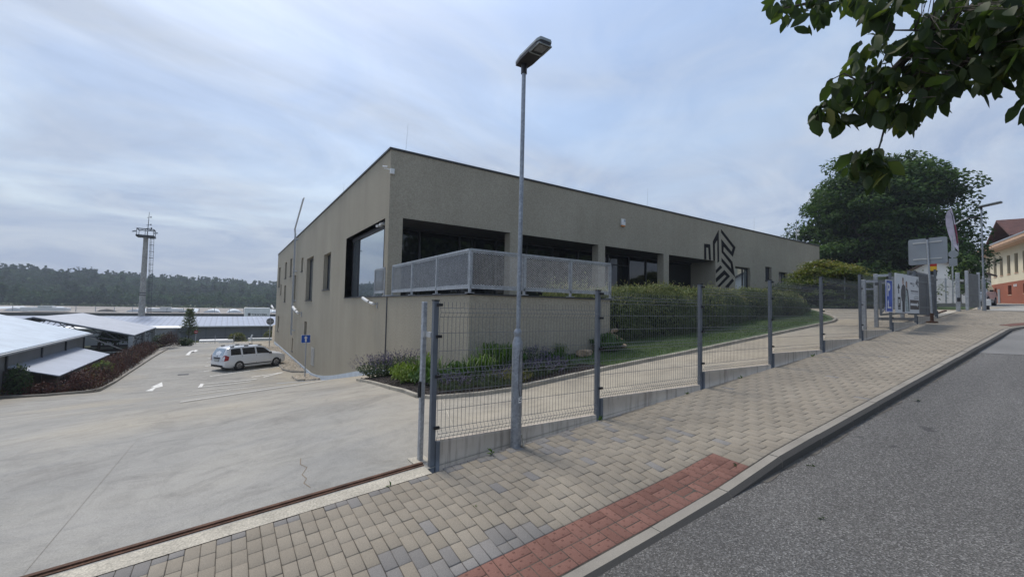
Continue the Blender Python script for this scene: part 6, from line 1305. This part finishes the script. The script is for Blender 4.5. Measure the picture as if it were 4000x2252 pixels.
m = MB(); m.add([H_(U0, 7.95, -1), H_(78.7, 8.0, -1), H_(78.7, 9.0, 5), H_(U0, 9.0, 5), H_(78.7, 8, 12), H_(U0, 8, 12)], [(0, 1, 2, 3), (3, 2, 4, 5)]); m.build('roof', MT['tiles'], t)
dm = part('dormer', t); m = MB(); g0, g1 = 66, 72
m.add([H_(g0, 8.0, 1), H_(g1, 8.0, 1), H_(g1, 9.1, 1), H_((g0+g1)/2, 10.4, 1), H_(g0, 9.1, 1)], [(0, 1, 2, 3, 4)]); m.build('wall', MT['cream'], dm)
m = MB()
for s in (-1, 1):
    uc = (g0+g1)/2; slab(m, H_(uc, 10.7, -.6), H_(uc, 10.7, 9), H_(uc+s*4.0, 8.5, 9), H_(uc+s*4.0, 8.5, -.6), .2)
m.build('roof', MT['tiles'], dm)
t = thing('white_house', 'white house with dark roof partly hidden behind the big sign and gate', 'house', (43.5, 9, .7)); q_ = .735
def wq(*p): return (p[0]*q_, p[1]*q_, p[2]*q_ if p[2] > 1 else .4)
m = MB(); m.add([wq(*p) for p in [(58, 9.2, .6), (58, 14.6, .6), (58, 14.6, 3.6), (58, 11.4, 5.6), (58, 9.2, 4.6), (70, 9.2, .6), (70, 9.2, 4.6), (70, 14.6, .6), (70, 14.6, 3.6), (70, 11.4, 5.6)]], [(0, 1, 2, 3, 4), (0, 4, 6, 5), (1, 7, 8, 2), (5, 6, 9, 8, 7)]); m.build('wall', MT['whitewall'], t)
m = MB(); slab(m, wq(57.5, 11.4, 5.75), wq(70.5, 11.4, 5.75), wq(70.5, 15.4, 3.2), wq(57.5, 15.4, 3.2), .15); slab(m, wq(57.5, 11.4, 5.749), wq(70.5, 11.4, 5.749), wq(70.5, 8.8, 4.6), wq(57.5, 8.8, 4.6), .15); m.build('roof', MT['brownroof'], t)
t = thing('brown_roofed_house', 'house with brown hipped roof seen between flag and terracotta house', 'house', (84, 13, 1.5))
m = MB(); m.box(80, 11.5, .5, 90, 17, 7.6); m.build('wall', MT['whitewall'], t); m = MB(); m.add([(79.4, 10.9, 7.6), (90.6, 10.9, 7.6), (90.6, 17.6, 7.6), (79.4, 17.6, 7.6), (83, 14.2, 9.2), (87, 14.2, 9.2)], [(0, 1, 5, 4), (1, 2, 5), (2, 3, 4, 5), (3, 0, 4)]); m.build('roof', MT['brownroof'], t)
# trees across the street, behind the photographer: they show in the terrace glass
for x, y, h, r, lab in ((13, -21, 9, 4.5, 'tree across the street nearest the photographer'), (23, -20, 9.5, 5, 'tall tree across the street opposite the hedge'), (34, -21, 9, 5, 'tree across the street opposite the upper gate'), (46, -20, 10, 5.5, 'farthest tree across the street')):
    small_tree('tree', lab, (x, y, float(road_z(x, -6))), r, h, 6500, FOL['lime'], .95, 'trees across the street')
# flags
t = thing('feather_flag', 'tall pale pink feather flag on a pole beyond the upper gate', 'flag', (41.4, 6.85, 2.9))
m = MB(); m.tube([(41.42, 6.84, .7), (41.42, 6.86, 3.2), (41.40, 6.95, 5.0), (41.37, 7.15, 7.0), (41.36, 7.3, 7.4)], [.035, .03, .025, .018, .01], 6); m.build('pole', MT['mast'], t)
m = MB(); prof = [(4.4, 0), (5.0, .30), (5.6, .42), (6.3, .46), (6.9, .38), (7.25, .22), (7.4, .02)]; A = [np.array((41.42, 6.89+.034*(z-4.4)*(z-4.4)*.9, z)) for z, w in prof]; B = [a+np.array([-.10-.05*math.sin(z*3), w, .05]) for a, (z, w) in zip(A, prof)]
for q in range(6): m.quad(A[q], A[q+1], B[q+1], B[q]); m.quad(*(p+np.array([.02, 0, 0]) for p in (B[q], B[q+1], A[q+1], A[q])))
m.build('cloth', MT['flagpink'], t)
m = MB()
for q in range(1, 3): b0 = A[q]*.8+B[q]*.2; b1 = A[q+1]*.8+B[q+1]*.2; m.add([A[q]+np.array([-.03, 0, 0]), A[q+1]+np.array([-.03, 0, 0]), b1+np.array([-.03, 0, 0]), b0+np.array([-.03, 0, 0])], [(0, 1, 2, 3)])
m.build('dark_edge', MT['flagred'], t)
t = thing('striped_flag', 'small black, red and yellow striped flag above the gate under the big sign', 'flag', (31, 6.05, 2.3))
m = MB(); m.tube([(31, 6.3, .5), (31, 6.28, 3.0)], .03, 6); m.build('pole', MT['signback'], t)
for z0, z1, mm in ((2.62, 2.84, 'flagr'), (2.38, 2.62, 'yellow'), (2.15, 2.38, 'flagblk')): m = MB(); m.prism([(5.98, z0), (6.26, z0), (6.26, z1), (5.98, z1)], lambda u, w, d: (31+d+.02*math.sin(u*14), u, w), 0, .015); m.build('stripe', MT[mm], t)
# ---------------------------------------------------------------- light, sky, air
SUN_EL, SUN_AZ = R(60), R(-10)                      # azimuth clockwise from +Y
w = bpy.data.worlds.new('World'); sc.world = w; w.use_nodes = True; nt = w.node_tree; nt.nodes.clear()
out = node(nt, 'ShaderNodeOutputWorld'); bg = node(nt, 'ShaderNodeBackground'); bg.inputs[1].default_value = 1.0
sky = node(nt, 'ShaderNodeTexSky', sky_type='NISHITA'); sky.sun_disc = False; sky.sun_elevation = SUN_EL; sky.sun_rotation = SUN_AZ; sky.air_density = 1.4; sky.dust_density = 2.0; sky.ozone_density = 2.0
sk = mix(nt, sky.outputs[0], (SKYK,)*3, 1., 'MULTIPLY')
tc = node(nt, 'ShaderNodeTexCoord'); dv = node(nt, 'ShaderNodeVectorMath', operation='NORMALIZE'); nt.links.new(tc.outputs['Generated'], dv.inputs[0])
sp = node(nt, 'ShaderNodeSeparateXYZ'); nt.links.new(dv.outputs[0], sp.inputs[0])
ad = node(nt, 'ShaderNodeMath', operation='ADD'); ad.inputs[1].default_value = .22; nt.links.new(sp.outputs[2], ad.inputs[0]); mxn = node(nt, 'ShaderNodeMath', operation='MAXIMUM'); mxn.inputs[1].default_value = .05; nt.links.new(ad.outputs[0], mxn.inputs[0])
pr1 = node(nt, 'ShaderNodeMath', operation='DIVIDE'); nt.links.new(sp.outputs[0], pr1.inputs[0]); nt.links.new(mxn.outputs[0], pr1.inputs[1]); pr2 = node(nt, 'ShaderNodeMath', operation='DIVIDE'); nt.links.new(sp.outputs[1], pr2.inputs[0]); nt.links.new(mxn.outputs[0], pr2.inputs[1])
cb = node(nt, 'ShaderNodeCombineXYZ'); nt.links.new(pr1.outputs[0], cb.inputs[0]); nt.links.new(pr2.outputs[0], cb.inputs[1])
mp = node(nt, 'ShaderNodeMapping'); mp.inputs['Rotation'].default_value = (0, 0, R(-35)); mp.inputs['Scale'].default_value = (.7, 1.0, 1); mp.inputs['Location'].default_value = CLOUD_LOC; nt.links.new(cb.outputs[0], mp.inputs[0])
n1 = noise(nt, mp.outputs[0], .75, 7, .58, .7); n2 = noise(nt, mp.outputs[0], 2.6, 8, .62, 1.0)
big_ = ramp(nt, n1, [(.36, (0, 0, 0)), (.66, (1, 1, 1))]); fin = ramp(nt, n2, [(.36, (.25,)*3), (.68, (1, 1, 1))])
msk = mix(nt, big_, fin, .35, 'MULTIPLY')
lowm = ramp(nt, sp.outputs[2], [(.0, (1, 1, 1)), (.30, (.55,)*3), (.62, (.12,)*3), (1, (.1,)*3)])  # thicker veil low down
msk2 = mix(nt, msk, lowm, 1., 'ADD'); mk = ramp(nt, msk2, [(0, (.10,)*3), (1, (.93,)*3)])
cc = mix(nt, CLOUD_C, CLOUD_D, fin)
nt.links.new(mix(nt, sk, cc, mk), bg.inputs[0]); nt.links.new(bg.outputs[0], out.inputs[0])
sun = bpy.data.lights.new('sun', 'SUN'); sun.energy = SUN_E; sun.angle = R(12); sun.color = (1, .94, .85); so = bpy.data.objects.new('sun', sun); COL.objects.link(so)
sd = Vector((math.sin(SUN_AZ)*math.cos(SUN_EL), math.cos(SUN_AZ)*math.cos(SUN_EL), math.sin(SUN_EL))); so.rotation_euler = sd.to_track_quat('Z', 'Y').to_euler(); so.location = (-20, 20, 60)
if HAZE:
    m = MB(); m.box(-900, -60, -14, 420, 900, 62); hm = bpy.data.materials.new('haze'); hm.use_nodes = True; nt = hm.node_tree; nt.nodes.clear(); o_ = node(nt, 'ShaderNodeOutputMaterial'); pv = node(nt, 'ShaderNodeVolumePrincipled')
    pv.inputs['Color'].default_value = (.80, .88, 1, 1); pv.inputs['Density'].default_value = HAZE; nt.links.new(pv.outputs[0], o_.inputs['Volume'])
    tag(m.build('haze', hm), kind='stuff', label='thin summer haze over the valley')
sc.view_settings.view_transform = 'Standard'; sc.view_settings.look = 'None'; sc.view_settings.gamma = 1; sc.view_settings.exposure = EXPO
sc.render.engine = 'CYCLES'; c = sc.cycles; c.use_denoising = True; c.max_bounces = 6; c.diffuse_bounces = 3; c.glossy_bounces = 3; c.transmission_bounces = 3; c.volume_bounces = 0; c.transparent_max_bounces = 4; c.sample_clamp_indirect = 4; c.volume_step_rate = 10; c.caustics_reflective = False; c.caustics_refractive = False
try: c.denoiser = 'OPENIMAGEDENOISE'; c.denoising_input_passes = 'RGB_ALBEDO_NORMAL'
except Exception: pass
